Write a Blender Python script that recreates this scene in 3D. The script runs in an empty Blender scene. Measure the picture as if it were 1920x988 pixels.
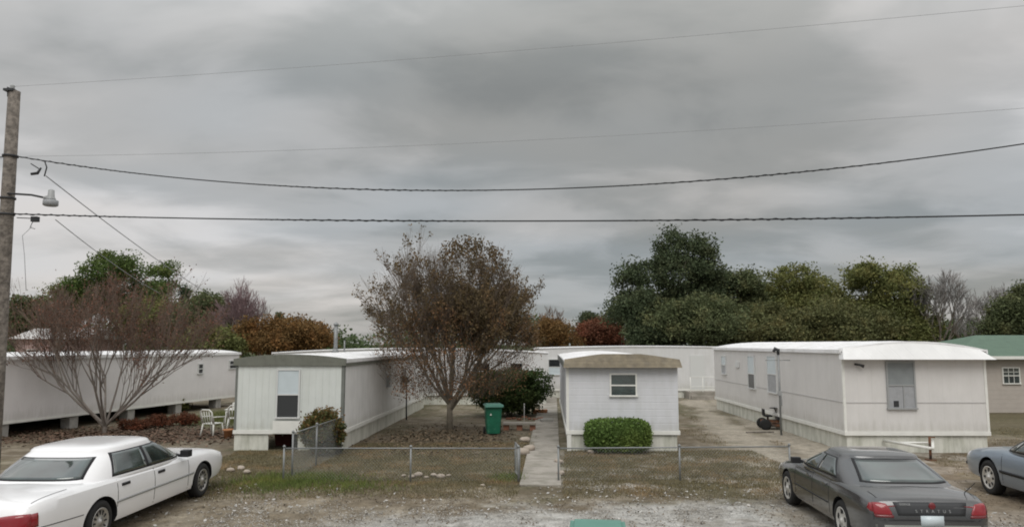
import bpy, bmesh, math, random
import numpy as np
from mathutils import Vector, Matrix
from mathutils.bvhtree import BVHTree
R = math.radians
scene = bpy.context.scene
col = scene.collection
rng = np.random.default_rng(7)
random.seed(7)

# ------------------------------------------------------------------ camera
F = 1400.0; CZ = 3.1; PITCH = math.atan(151 / F)
cam_d = bpy.data.cameras.new('camera'); cam = bpy.data.objects.new('camera', cam_d); col.objects.link(cam)
cam.location = (0, 0, CZ); cam.rotation_euler = (math.pi / 2 + PITCH, 0, 0)
cam_d.sensor_width = 36; cam_d.lens = F / 1920 * 36; cam_d.clip_end = 4000; cam_d.clip_start = .05
scene.camera = cam
cp, sp = math.cos(PITCH), math.sin(PITCH)
def ray(px, py):
    v = (494 - py) / F
    return Vector(((px - 960) / F, cp - v * sp, sp + v * cp))
def G(px, py, h=0.0):            # the point at height h seen at a pixel of the photograph
    d = ray(px, py); t = (h - CZ) / d.z
    return Vector((d.x * t, d.y * t, h))
def P(px, py, Y):                # the point at distance Y seen at a pixel
    d = ray(px, py); t = Y / d.y
    return Vector((d.x * t, Y, CZ + d.z * t))

# ------------------------------------------------------------------ sky
SUN_EL, SUN_AZ = R(52), R(184)   # azimuth clockwise from +Y
world = bpy.data.worlds.new('World'); scene.world = world; world.use_nodes = True
nt = world.node_tree; N = nt.nodes; L = nt.links
for n in list(N): N.remove(n)
out = N.new('ShaderNodeOutputWorld'); bg = N.new('ShaderNodeBackground'); bg.inputs[1].default_value = 0.1
L.new(bg.outputs[0], out.inputs[0])
sky = N.new('ShaderNodeTexSky'); sky.sky_type = 'NISHITA'; sky.sun_disc = False
sky.sun_elevation = SUN_EL; sky.sun_rotation = SUN_AZ
tc = N.new('ShaderNodeTexCoord')
def M_(op, a, b=None, c=None, tree=None):
    t = tree or nt
    n = t.nodes.new('ShaderNodeMath'); n.operation = op
    for i, v in enumerate((a, b, c)):
        if v is None: continue
        if isinstance(v, (int, float)): n.inputs[i].default_value = v
        else: t.links.new(v, n.inputs[i])
    return n.outputs[0]
def ramp(tree, fac, stops, interp='LINEAR'):
    r = tree.nodes.new('ShaderNodeValToRGB'); r.color_ramp.interpolation = interp
    e = r.color_ramp.elements
    while len(e) < len(stops): e.new(.5)
    for k, (p, c) in enumerate(stops):
        e[k].position = p
        e[k].color = (c, c, c, 1) if isinstance(c, (int, float)) else (*c, 1)
    tree.links.new(fac, r.inputs[0]); return r.outputs[0]
sx = N.new('ShaderNodeSeparateXYZ'); L.new(tc.outputs['Generated'], sx.inputs[0])
zz = M_('MAXIMUM', sx.outputs[2], 0.0)
den = M_('ADD', zz, .16)
cx = M_('DIVIDE', sx.outputs[0], den); cy = M_('DIVIDE', sx.outputs[1], den)
cmb = N.new('ShaderNodeCombineXYZ'); L.new(cx, cmb.inputs[0]); L.new(cy, cmb.inputs[1])
def noise(tree, vec, scale, detail=5, rough=.5, dist=0.0, w=None):
    n = tree.nodes.new('ShaderNodeTexNoise'); n.inputs['Scale'].default_value = scale
    n.inputs['Detail'].default_value = detail; n.inputs['Roughness'].default_value = rough
    n.inputs['Distortion'].default_value = dist
    if w is not None:
        n.noise_dimensions = '4D'; n.inputs['W'].default_value = w
    if vec is not None: tree.links.new(vec, n.inputs['Vector'])
    return n.outputs[0]
mp = N.new('ShaderNodeMapping'); mp.inputs['Scale'].default_value = (.75, 1.0, 1); mp.inputs['Location'].default_value = (2.3, 1.1, 0)
L.new(cmb.outputs[0], mp.inputs[0])
n1 = noise(nt, mp.outputs[0], .55, 3, .5, .3, 3.3)
n2 = noise(nt, mp.outputs[0], 2.0, 5, .52, .4, 1.7)
n3 = noise(nt, mp.outputs[0], .8, 2, .5, 0, 8.1)
cl = M_('ADD', M_('MULTIPLY', n1, .57), M_('MULTIPLY', n2, .43))
# overcast brightening: lighter to the left (where the sun hides) and overhead
side = M_('SUBTRACT', ramp(nt, M_('MULTIPLY_ADD', sx.outputs[0], .5, .5), [(0, .20), (.22, .17), (.45, .10), (.60, .065), (.72, .09), (1, .20)]), .1)
cl = M_('ADD', cl, side)
lum = ramp(nt, cl, [(.30, (2.1, 2.22, 2.24)), (.42, (2.95, 3.04, 3.04)), (.53, (4.3, 4.3, 4.32)), (.68, (6.7, 6.55, 6.6))], 'EASE')
over = ramp(nt, zz, [(.0, .93), (.10, .93), (.22, 1.0), (.33, 1.06), (.58, 2.1), (1.0, 2.6)])
tint = ramp(nt, n3, [(.38, (.96, 1.0, 1.02)), (.62, (1.03, 1.0, .955))])
mul = N.new('ShaderNodeVectorMath'); mul.operation = 'MULTIPLY'; L.new(lum, mul.inputs[0]); L.new(over, mul.inputs[1])
mul2 = N.new('ShaderNodeVectorMath'); mul2.operation = 'MULTIPLY'; L.new(mul.outputs[0], mul2.inputs[0]); L.new(tint, mul2.inputs[1])
mx = N.new('ShaderNodeMix'); mx.data_type = 'RGBA'; mx.inputs[0].default_value = .95
L.new(sky.outputs[0], mx.inputs[6]); L.new(mul2.outputs[0], mx.inputs[7]); L.new(mx.outputs[2], bg.inputs[0])

sun_d = bpy.data.lights.new('sun', 'SUN'); sun_d.energy = 1.3; sun_d.angle = R(40); sun_d.color = (1, .97, .92)
sun = bpy.data.objects.new('sun', sun_d); col.objects.link(sun)
sd = Vector((math.sin(SUN_AZ) * math.cos(SUN_EL), math.cos(SUN_AZ) * math.cos(SUN_EL), math.sin(SUN_EL)))
sun.rotation_euler = sd.to_track_quat('Z', 'Y').to_euler(); sun.location = (-10, -20, 30)
scene.view_settings.view_transform = 'Standard'; scene.view_settings.look = 'None'
scene.view_settings.gamma = 1; scene.view_settings.exposure = 0.1
scene.render.engine = 'CYCLES'
scene.cycles.filter_width = 1.9

# ------------------------------------------------------------------ materials
def mat(name, color, rough=.7, metal=0, spec=.3, var=.0, vscale=3, bump=0, bscale=20, coat=0, attr=None, island=0, ribs=None, streak=None, trans=0, grimy=0, var2=None, color2=None, c2scale=2, c2lo=.45, c2hi=.6):
    m = bpy.data.materials.new(name); m.use_nodes = True
    t = m.node_tree; b = t.nodes['Principled BSDF']
    b.inputs['Roughness'].default_value = rough; b.inputs['Metallic'].default_value = metal
    b.inputs['Specular IOR Level'].default_value = spec; b.inputs['Coat Weight'].default_value = coat
    b.inputs['Coat Roughness'].default_value = .06
    tcn = t.nodes.new('ShaderNodeTexCoord'); oc = tcn.outputs['Object']
    rgb = t.nodes.new('ShaderNodeRGB'); rgb.outputs[0].default_value = (*color, 1); c = rgb.outputs[0]
    if attr:
        a = t.nodes.new('ShaderNodeAttribute'); a.attribute_name = attr; c = a.outputs['Color']
    def mult(c, f):
        v = t.nodes.new('ShaderNodeVectorMath'); v.operation = 'SCALE'; t.links.new(c, v.inputs[0]); t.links.new(f, v.inputs['Scale']); return v.outputs[0]
    if color2:
        f = ramp(t, noise(t, oc, c2scale, 5, .6), [(c2lo, 0.0), (c2hi, 1.0)])
        x = t.nodes.new('ShaderNodeMix'); x.data_type = 'RGBA'; t.links.new(f, x.inputs[0]); t.links.new(c, x.inputs[6]); x.inputs[7].default_value = (*color2, 1); c = x.outputs[2]
    if streak:     # grime: colour, top height, strength
        sc, top, amt = streak
        sp_ = t.nodes.new('ShaderNodeSeparateXYZ'); t.links.new(oc, sp_.inputs[0])
        mpn = t.nodes.new('ShaderNodeMapping'); mpn.inputs['Scale'].default_value = (2.5, 2.5, .5); t.links.new(oc, mpn.inputs[0])
        nn = noise(t, mpn.outputs[0], 1.6, 6, .65)
        f = M_('MULTIPLY', ramp(t, nn, [(.42, 0.0), (.68, 1.0)]), amt, tree=t)
        x = t.nodes.new('ShaderNodeMix'); x.data_type = 'RGBA'; t.links.new(f, x.inputs[0]); t.links.new(c, x.inputs[6]); x.inputs[7].default_value = (*sc, 1); c = x.outputs[2]
    if grimy:
        sp2 = t.nodes.new('ShaderNodeSeparateXYZ'); t.links.new(oc, sp2.inputs[0])
        mg = t.nodes.new('ShaderNodeMapping'); mg.inputs['Scale'].default_value = (5, 5, .8); t.links.new(oc, mg.inputs[0])
        hgt = M_('ADD', sp2.outputs[2], M_('MULTIPLY', noise(t, mg.outputs[0], 1.5, 5, .6), -.9, tree=t), tree=t)
        f = M_('MULTIPLY', ramp(t, hgt, [(.10, 1.0), (.45, 0.0)]), grimy, tree=t)
        x = t.nodes.new('ShaderNodeMix'); x.data_type = 'RGBA'; t.links.new(f, x.inputs[0]); t.links.new(c, x.inputs[6]); x.inputs[7].default_value = (.36, .35, .29, 1); c = x.outputs[2]
    if var: c = mult(c, ramp(t, noise(t, oc, vscale, 6, .6), [(.3, 1 - var), (.7, 1 + var)]))
    if var2: c = mult(c, ramp(t, noise(t, oc, var2[0], 5, .7), [(.3, 1 - var2[1]), (.7, 1 + var2[1])]))
    if island:
        g = t.nodes.new('ShaderNodeNewGeometry'); c = mult(c, ramp(t, g.outputs['Random Per Island'], [(0, 1 - island), (1, 1 + island)]))
    h = None
    if ribs:
        sp_ = t.nodes.new('ShaderNodeSeparateXYZ'); t.links.new(oc, sp_.inputs[0])
        s = M_('ADD', sp_.outputs[0], sp_.outputs[1], tree=t) if ribs[2] == 'v' else sp_.outputs[2]
        fr = M_('FRACT', M_('MULTIPLY', s, 1 / ribs[0], tree=t), tree=t)
        h = ramp(t, fr, [(0, 0.0), (.06, 1.0), (.5, .9), (.94, 1.0), (1, 0.0)])
        # colour slightly darker along the edge of each rib
        c = mult(c, ramp(t, fr, [(0, .95), (.03, 1.0), (.97, 1.0), (1, .95)]))
        h = M_('MULTIPLY', h, ribs[1], tree=t)
    if bump:
        nb = M_('MULTIPLY', noise(t, oc, bscale, 4, .6), bump, tree=t)
        h = nb if h is None else M_('ADD', h, nb, tree=t)
    if h is not None:
        bn = t.nodes.new('ShaderNodeBump'); bn.inputs['Distance'].default_value = 1.0; bn.inputs['Strength'].default_value = 1
        t.links.new(h, bn.inputs['Height']); t.links.new(bn.outputs[0], b.inputs['Normal'])
    t.links.new(c, b.inputs['Base Color'])
    if trans:
        tr = t.nodes.new('ShaderNodeBsdfTranslucent'); t.links.new(c, tr.inputs[0])
        ms = t.nodes.new('ShaderNodeMixShader'); ms.inputs[0].default_value = trans
        o = t.nodes['Material Output']; t.links.new(b.outputs[0], ms.inputs[1]); t.links.new(tr.outputs[0], ms.inputs[2]); t.links.new(ms.outputs[0], o.inputs[0])
    return m

MT = {}
grime = (.36, .37, .30)
MT['white_siding'] = mat('white_siding', (.66, .66, .66), .55, grimy=.35, spec=.3, var=.05, vscale=1.2, ribs=(.30, .004, 'v'), streak=((.54, .54, .50), 1, .35))
MT['green_white_siding'] = mat('green_white_siding', (.66, .69, .665), .5, grimy=.35, spec=.35, var=.05, vscale=1.5, ribs=(.2, .006, 'v'), streak=((.54, .57, .52), 1, .3))
MT['grey_siding'] = mat('grey_siding', (.80, .80, .79), .55, grimy=.35, spec=.3, var=.06, vscale=1.5, ribs=(.2, .004, 'v'), streak=((.55, .55, .52), 1, .3))
MT['pink_siding'] = mat('pink_siding', (.68, .665, .65), .5, grimy=.35, spec=.35, var=.05, vscale=1.0, ribs=(.41, .003, 'v'), streak=((.56, .55, .52), 1, .3))
MT['lap_siding'] = mat('lap_siding', (.66, .67, .70), .55, grimy=.35, var=.04, vscale=1.3, ribs=(.2, .004, 'h'), streak=((.52, .53, .52), 1, .4))
MT['beige_siding'] = mat('beige_siding', (.44, .40, .36), .6, var=.06, ribs=(.2, .006, 'h'))
MT['skirt'] = mat('skirt', (.66, .66, .60), .6, var=.08, vscale=3, ribs=(.45, .004, 'v'), streak=(grime, .5, .75))
MT['white_trim'] = mat('white_trim', (.76, .76, .72), .5, var=.06, vscale=4)
MT['grey_trim'] = mat('grey_trim', (.17, .18, .165), .6, var=.12, vscale=3)
MT['green_grey_fascia'] = mat('green_grey_fascia', (.15, .155, .13), .7, var=.15, vscale=4, ribs=(.16, .004, 'v'))
MT['tan_fascia'] = mat('tan_fascia', (.21, .18, .13), .85, var=.2, vscale=6, ribs=(.1, .006, 'h'), color2=(.19, .165, .125), c2scale=5)
MT['white_roof'] = mat('white_roof', (.86, .86, .87), .4, spec=.4, var=.05, vscale=2, color2=(.66, .66, .64), c2scale=1.2, c2lo=.5, c2hi=.75)
MT['white_cap'] = mat('white_cap', (.74, .74, .735), .45, var=.05, vscale=2, ribs=(.41, .003, 'v'))
MT['green_roof'] = mat('green_roof', (.10, .155, .115), .75, var=.12, vscale=3, bump=.01, bscale=30)
MT['grey_roof'] = mat('grey_roof', (.50, .49, .48), .8, var=.12, vscale=3)
MT['pink_wall'] = mat('pink_wall', (.46, .33, .31), .7, var=.08)
MT['glass'] = mat('glass', (.04, .065, .062), .04, spec=1.0, coat=1, color2=(.012, .02, .02), c2scale=2.4, c2lo=.35, c2hi=.65, bump=.002, bscale=3)  # patchy second colour paints in streaky reflections
MT['dark_glass'] = mat('dark_glass', (.012, .014, .016), .12, spec=.6)
MT['screen'] = mat('screen', (.045, .048, .05), .45, spec=.4, ribs=(.09, .003, 'v'))
MT['lamp_grey'] = mat('lamp_grey', (.30, .31, .32), .4)
MT['pale_pane'] = mat('pale_pane', (.56, .63, .66), .25, spec=.5, var=.05)
MT['curtain'] = mat('curtain', (.36, .37, .385), .35, spec=.5, var=.1, vscale=5, ribs=(.07, .006, 'v'))
MT['frame'] = mat('frame', (.62, .63, .62), .4, spec=.4)
MT['grey_frame'] = mat('grey_frame', (.33, .34, .34), .4, spec=.4)
MT['badge_grey'] = mat('badge_grey', (.32, .33, .33), .4, metal=.3)
MT['seam_grey'] = mat('seam_grey', (.50, .49, .48), .5)
MT['galv'] = mat('galv', (.24, .25, .25), .5, metal=.3, spec=.5, var=.12, vscale=8)
MT['wire'] = mat('wire', (.30, .315, .305), .5, metal=.3)
MT['concrete'] = mat('concrete', (.33, .305, .27), .9, var=.14, vscale=3, bump=.012, bscale=25, color2=(.24, .225, .19), c2scale=1.3)
MT['block'] = mat('block', (.36, .35, .33), .9, var=.2, vscale=5, bump=.01)
MT['brick'] = mat('brick', (.27, .13, .085), .9, var=.2, vscale=8, bump=.01)
MT['pole_wood'] = mat('pole_wood', (.215, .19, .165), .9, var=.3, vscale=6, bump=.04, bscale=14, color2=(.13, .115, .10), c2scale=9)
MT['dark_metal'] = mat('dark_metal', (.05, .052, .055), .5, metal=.3)
MT['rust'] = mat('rust', (.16, .075, .04), .85, var=.3, vscale=9, color2=(.07, .055, .045), c2scale=6)
MT['black'] = mat('black', (.012, .012, .013), .6)
MT['rubber'] = mat('rubber', (.022, .022, .022), .8, var=.1)
MT['cable'] = mat('cable', (.02, .02, .022), .6)
MT['thin_wire'] = mat('thin_wire', (.30, .31, .32), .5)
MT['bark'] = mat('bark', (.15, .125, .10), .9, var=.25, vscale=5, bump=.02, bscale=14, color2=(.21, .19, .165), c2scale=3)
MT['pale_bark'] = mat('pale_bark', (.215, .19, .15), .9, var=.25, vscale=5, bump=.02, bscale=14)
MT['grey_bark'] = mat('grey_bark', (.20, .175, .155), .9, var=.2, vscale=6, bump=.01, bscale=20)
MT['pine_bark'] = mat('pine_bark', (.12, .085, .06), .9, var=.2, bump=.02)
MT['twig_red'] = mat('twig_red', (.165, .12, .095), .9, island=.35)
MT['twig_brown'] = mat('twig_brown', (.15, .12, .095), .9, island=.3)
MT['twig_grey'] = mat('twig_grey', (.25, .235, .225), .9, island=.3)
MT['twig_purple'] = mat('twig_purple', (.24, .17, .175), .9, island=.3)
MT['green_plastic'] = mat('green_plastic', (.012, .12, .068), .5, spec=.4, var=.2, vscale=4, color2=(.05, .15, .10), c2scale=7, c2lo=.55, c2hi=.75)
MT['green_lid'] = mat('green_lid', (.10, .25, .20), .4, spec=.5, var=.08, vscale=5)
MT['white_plastic'] = mat('white_plastic', (.68, .68, .64), .5, var=.08, vscale=6)
MT['terracotta'] = mat('terracotta', (.42, .20, .10), .8, var=.15)
MT['dark_red'] = mat('dark_red', (.10, .022, .016), .7, var=.2)
MT['white_paint'] = mat('white_paint', (.83, .83, .84), .22, spec=.5, coat=.6, var=.02, vscale=1.5)
MT['grey_paint'] = mat('grey_paint', (.09, .092, .095), .25, metal=.6, spec=.5, coat=1, var=.1, vscale=2)
MT['blue_paint'] = mat('blue_paint', (.24, .29, .35), .3, metal=.45, spec=.5, coat=.8)
MT['lower_grey'] = mat('lower_grey', (.16, .165, .15), .4, metal=.3)
MT['red_lens'] = mat('red_lens', (.24, .006, .012), .12, spec=.6, coat=.5)
MT['dark_red_lens'] = mat('dark_red_lens', (.14, .006, .010), .15, spec=.6, coat=.5)
MT['clear_lens'] = mat('clear_lens', (.6, .6, .62), .1, spec=.7)
MT['chrome'] = mat('chrome', (.62, .62, .62), .18, metal=.9)
MT['hubcap'] = mat('hubcap', (.46, .45, .43), .3, metal=.7, var=.1)
MT['alloy'] = mat('alloy', (.62, .61, .58), .35, metal=.5)
MT['seal'] = mat('seal', (.018, .018, .02), .5)
MT['interior'] = mat('interior', (.10, .095, .09), .8)
MT['stone'] = mat('stone', (.36, .31, .26), .85, var=.15, vscale=8)
MT['ground'] = mat('ground', (.2, .2, .2), .95, spec=.15, attr='albedo', var=.25, vscale=5, var2=(26, .28), bump=.03, bscale=18)
MT['asphalt'] = mat('asphalt', (.06, .06, .06), .9, var=.15, vscale=6, bump=.006, bscale=60)
def leafmat(name, c, isl=.45, tr=.25): MT[name] = mat(name, c, .75, spec=.2, island=isl, trans=tr, color2=((c[0] * 1.55, c[1] * 1.3, c[2] * 1.25) if name.startswith('leaf_') else None), c2scale=.9, c2lo=.48, c2hi=.66)
leafmat('leaf_dark', (0.066, 0.088, 0.045)); leafmat('leaf_oak', (0.098, 0.118, 0.055)); leafmat('leaf_mid', (0.14, 0.155, 0.055))
leafmat('leaf_olive', (0.11, 0.115, 0.042)); leafmat('leaf_pine', (0.09, 0.135, 0.04)); leafmat('leaf_hedge', (0.12, 0.19, 0.05), .4)
leafmat('leaf_bush', (0.055, 0.085, 0.028)); leafmat('leaf_brown', (0.175, 0.105, 0.055)); leafmat('leaf_orange', (0.165, 0.1, 0.038))
leafmat('leaf_rust', (.15, .065, .038)); leafmat('leaf_red', (0.15, 0.085, 0.06)); leafmat('leaf_mix', (0.11, 0.082, 0.042))
leafmat('leaf_grass', (.125, .165, .045)); leafmat('leaf_dry', (.19, .165, .095)); leafmat('leaf_far', (0.08, 0.115, 0.05)); leafmat('leaf_purple', (.20, .13, .13))
leafmat('leaf_oliveoak', (0.12, 0.128, 0.055)); leafmat('pebble', (.38, .37, .35), .35, 0); leafmat('litter', (0.13, 0.098, 0.065), .5, 0); leafmat('litter_red', (0.12, 0.078, 0.055), .5, 0)

# ------------------------------------------------------------------ mesh helpers
class MB:
    def __init__(s): s.v = []; s.f = []; s.sm = []
    def add(s, vs, fs, smooth=False):
        o = len(s.v); s.v += [tuple(v) for v in vs]; s.f += [tuple(i + o for i in f) for f in fs]; s.sm += [smooth] * len(fs); return s
    def box(s, x0, x1, y0, y1, z0, z1, rot=None, at=None):
        vs = [Vector((x, y, z)) for z in (z0, z1) for y in (y0, y1) for x in (x0, x1)]
        if rot is not None: vs = [rot @ v for v in vs]
        if at is not None: vs = [v + Vector(at) for v in vs]
        return s.add(vs, [(0, 2, 3, 1), (4, 5, 7, 6), (0, 1, 5, 4), (2, 6, 7, 3), (0, 4, 6, 2), (1, 3, 7, 5)])
    def tube(s, pts, rads, n=8, cap=True, smooth=True):
        pts = [Vector(p) for p in pts]
        if isinstance(rads, (int, float)): rads = [rads] * len(pts)
        vs = []; fs = []
        t0 = (pts[1] - pts[0]).normalized()
        a = t0.orthogonal().normalized()
        for i, p in enumerate(pts):
            t = (pts[min(i + 1, len(pts) - 1)] - pts[max(i - 1, 0)]).normalized()
            a = (a - t * a.dot(t)); a = a.normalized() if a.length > 1e-6 else t.orthogonal().normalized()
            b = t.cross(a)
            for k in range(n):
                an = 2 * math.pi * k / n; vs.append(p + (a * math.cos(an) + b * math.sin(an)) * rads[i])
        for i in range(len(pts) - 1):
            for k in range(n):
                fs.append((i * n + k, i * n + (k + 1) % n, (i + 1) * n + (k + 1) % n, (i + 1) * n + k))
        if cap: fs.append(tuple(range(n - 1, -1, -1))); fs.append(tuple((len(pts) - 1) * n + k for k in range(n)))
        return s.add(vs, fs, smooth)
    def lathe(s, prof, n=24, axis='z', at=(0, 0, 0), smooth=True):      # prof: (radius, height)
        vs = []; fs = []
        for (r, h) in prof:
            for k in range(n):
                an = 2 * math.pi * k / n; c, q = math.cos(an) * r, math.sin(an) * r
                vs.append(Vector((c, q, h) if axis == 'z' else (h, c, q)) + Vector(at))
        for i in range(len(prof) - 1):
            for k in range(n):
                fs.append((i * n + k, i * n + (k + 1) % n, (i + 1) * n + (k + 1) % n, (i + 1) * n + k))
        fs.append(tuple(range(n - 1, -1, -1))); fs.append(tuple((len(prof) - 1) * n + k for k in range(n)))
        return s.add(vs, fs, smooth)
    def prism(s, poly, y0, y1, axis='y'):        # polygon in xz pushed along y (or in yz along x, or xy along z)
        n = len(poly)
        def mk(a, b, c): return {'y': (a, c, b), 'x': (c, a, b), 'z': (a, b, c)}[axis]
        vs = [mk(a, b, y0) for a, b in poly] + [mk(a, b, y1) for a, b in poly]
        fs = [tuple(range(n)), tuple(range(2 * n - 1, n - 1, -1))] + [(i, i + n, (i + 1) % n + n, (i + 1) % n) for i in range(n)]
        return s.add(vs, fs)
    def build(s, name, m, parent=None, bevel=0, fix=True):
        me = bpy.data.meshes.new(name); me.from_pydata(s.v, [], s.f); me.materials.append(MT[m] if isinstance(m, str) else m)
        me.polygons.foreach_set('use_smooth', s.sm)
        if fix:
            b = bmesh.new(); b.from_mesh(me); bmesh.ops.recalc_face_normals(b, faces=b.faces); b.to_mesh(me); b.free()
        o = bpy.data.objects.new(name, me); col.objects.link(o)
        if parent: o.parent = parent
        if bevel:
            md = o.modifiers.new('bevel', 'BEVEL'); md.width = bevel; md.segments = 2; md.limit_method = 'ANGLE'
        return o
def fast_mesh(name, V, faces_per, m, parent=None, smooth=False):
    """V: (n*k,3) array of polygons of k corners each"""
    k = faces_per; n = len(V) // k
    me = bpy.data.meshes.new(name); me.vertices.add(n * k); me.vertices.foreach_set('co', np.asarray(V, dtype=np.float32).ravel())
    me.loops.add(n * k); me.loops.foreach_set('vertex_index', np.arange(n * k, dtype=np.int32))
    me.polygons.add(n); me.polygons.foreach_set('loop_start', np.arange(0, n * k, k, dtype=np.int32))
    me.polygons.foreach_set('loop_total', np.full(n, k, dtype=np.int32))
    me.update(calc_edges=True); me.materials.append(MT[m])
    o = bpy.data.objects.new(name, me); col.objects.link(o)
    if parent: o.parent = parent
    return o
def tag(o, label=None, cat=None, group=None, kind=None):
    if label: o['label'] = label
    if cat: o['category'] = cat
    if group: o['group'] = group
    if kind: o['kind'] = kind
    return o
def empty(name, loc, rz, label, cat, group=None):
    o = bpy.data.objects.new(name, None); col.objects.link(o); o.location = loc; o.rotation_euler = (0, 0, rz)
    return tag(o, label, cat, group)
def copy_tree(o, parent=None):
    c = o.copy(); col.objects.link(c); c.parent = parent
    for ch in list(o.children): copy_tree(ch, c)
    return c

def leaves(centers, size, spread=None, flat=0.0):
    """random little leaf quads at the centres -> (n*4,3)"""
    n = len(centers)
    u = rng.normal(size=(n, 3)); u /= np.linalg.norm(u, axis=1)[:, None]
    w = rng.normal(size=(n, 3)); w -= (w * u).sum(1)[:, None] * u; w /= np.linalg.norm(w, axis=1)[:, None]
    s = size * rng.uniform(.6, 1.4, n)[:, None]
    a = u * s; b = w * s * .55
    V = np.stack([centers - a, centers + b, centers + a, centers - b], 1)
    return V.reshape(-1, 3)

# value noise for the painted ground
def vnoise(x, y, s, seed):
    r = np.random.default_rng(seed).random((256, 256)); x = x / s; y = y / s
    xi = np.floor(x).astype(int); yi = np.floor(y).astype(int); fx = x - xi; fy = y - yi
    fx = fx * fx * (3 - 2 * fx); fy = fy * fy * (3 - 2 * fy)
    g = lambda a, b: r[a & 255, b & 255]
    return (g(xi, yi) * (1 - fx) + g(xi + 1, yi) * fx) * (1 - fy) + (g(xi, yi + 1) * (1 - fx) + g(xi + 1, yi + 1) * fx) * fy
def fbm(x, y, s, seed): return sum(vnoise(x, y, s / 2 ** k, seed + k) * .5 ** k for k in range(4)) / 1.875
def sstep(a, b, v): t = np.clip((v - a) / (b - a), 0, 1); return t * t * (3 - 2 * t)

# ------------------------------------------------------------------ ground
def seg_dist(x, y, pts):
    d = np.full(np.shape(x), 1e9)
    for (a, b) in zip(pts[:-1], pts[1:]):
        ax, ay = a[0], a[1]; bx, by = b[0], b[1]; l2 = (bx - ax) ** 2 + (by - ay) ** 2
        t = np.clip(((x - ax) * (bx - ax) + (y - ay) * (by - ay)) / l2, 0, 1)
        d = np.minimum(d, np.hypot(x - ax - t * (bx - ax), y - ay - t * (by - ay)))
    return d
DRIVE = [G(1300, 742), G(1345, 790), G(1405, 830), G(1475, 880), G(1500, 960)]
DRIVE2 = [G(1330, 742), G(1420, 795), G(1520, 835), G(1600, 880)]
def gheight(x, y):
    h = (fbm(x, y, 3.0, 11) - .5) * .05 + (fbm(x, y, .6, 31) - .5) * .03
    return h * sstep(8, 12, y) * (1 - sstep(60, 90, y))
def build_ground():
    xs = np.concatenate([-np.geomspace(1500, 17, 26), np.arange(-16, 18.01, .1), np.geomspace(19, 1500, 26)])
    ys = np.concatenate([[-300, -80, -30, -8], np.arange(6.5, 11, .5), np.arange(11, 19, .07), np.arange(19, 30, .13), np.arange(30, 50, .4), np.geomspace(51, 2500, 36)])
    X, Y = np.meshgrid(xs, ys); nx, ny = len(xs), len(ys)
    Z = gheight(X, Y) - .0
    A = lambda *c: np.array(c)[None, None, :]
    nf = fbm(X, Y, .22, 91) - .5; ng = fbm(X * .6, Y, .5, 97) - .5
    def mix(c, t, d): return c * (1 - t[..., None]) + d * t[..., None]
    n1 = fbm(X, Y, 2.4, 3); n2 = fbm(X, Y, .9, 17); n3 = fbm(X, Y, .35, 29); n4 = fbm(X * .7, Y * .8, .45, 53)
    n1 = n1 + ng * .25 + nf * .2; n2 = n2 + ng * .2 + nf * .35; n4 = n4 + nf * .5 + ng * .2
    c = A(.155, .128, .092) + np.zeros(X.shape + (3,))
    c = mix(c, sstep(.42, .62, n1) * .8, A(.115, .108, .065))                 # thin olive grass
    c = mix(c, sstep(.55, .70, n2) * .6, A(.20, .17, .125))
    c = mix(c, sstep(.52, .66, n4) * .45, A(.30, .265, .21))                  # bare pale sand showing
    # under the middle tree and bushes: brown leaf litter
    lit = np.exp(-(((X + 2.3) / 2.7) ** 2 + ((Y - 25) / 3.6) ** 2) ** 1.5)
    c = mix(c, lit * .7, A(.105, .085, .062))
    lit2 = np.exp(-(((X + 13) / 4.6) ** 2 + ((Y - 26) / 2.2) ** 2) ** 1.5)
    c = mix(c, lit2 * .7, A(.12, .09, .065))
    # yard behind the front fence is greener
    yard = sstep(16.2, 17.2, Y) * (1 - sstep(21, 23.5, Y)) * sstep(-8, -5, X) * (1 - sstep(5.5, 8, X))
    c = mix(c, yard * (.25 + .5 * sstep(.4, .6, n2)), A(.105, .098, .062))
    right = sstep(.5, 2, X) * sstep(16, 17, Y) * (1 - sstep(20, 24, Y)) * sstep(.5, .62, n4)
    c = mix(c, right * .75, A(.36, .335, .30))
    # lawn behind the right building and behind the left one
    bk = sstep(24, 28, Y) * sstep(13.6, 15, X); c = mix(c, bk * .8, A(.105, .09, .052))
    gl = np.exp(-(((X + 11.5) / 2.6) ** 2 + ((Y - 33) / 4.5) ** 2) ** 2); c = mix(c, gl * .8, A(.085, .105, .04))
    # strip in front of the fence
    st = np.exp(-((Y - 16.0 + (n1 - .5)) / .45) ** 2) * sstep(-1, 1, X); c = mix(c, st * .6, A(.10, .085, .055))
    # foreground dirt with gravel
    wob = (n1 - .5) * 2.6 + (n2 - .5) * 1.0
    edge = 14.6 + .35 * np.sin(X * .7) + wob
    gr = (1 - sstep(edge - .9, edge + .5, Y)) * sstep(-5.0, -1.8, X + (n1 - .5) * 3) * (1 - .35 * sstep(7.5, 9, X))
    c = mix(c, gr * .92, A(.40, .393, .37))
    c = mix(c, gr * sstep(.5, .68, n2) * .5, A(.20, .18, .15))
    c = mix(c, gr * sstep(.52, .64, n3) * .5, A(.40, .395, .38))
    ld = (1 - sstep(15.3, 16.4, Y)) * (1 - sstep(-4.6, -2.0, X)); c = mix(c, ld * .65, A(.22, .185, .135))
    c = mix(c, ld * sstep(.5, .6, n4) * .5, A(.30, .265, .21))
    rd = sstep(6.5, 9.5, X) * (1 - sstep(19, 22, Y)); c = mix(c, rd * .55, A(.225, .175, .125))
    # wheel worn driveway
    d = np.minimum(seg_dist(X, Y, DRIVE), seg_dist(X, Y, DRIVE2)) + (n2 - .5) * 1.3 + (n1 - .5) * 1.0
    c = mix(c, (1 - sstep(.2, 1.2, d)) * .9, A(.34, .305, .25))
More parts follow.
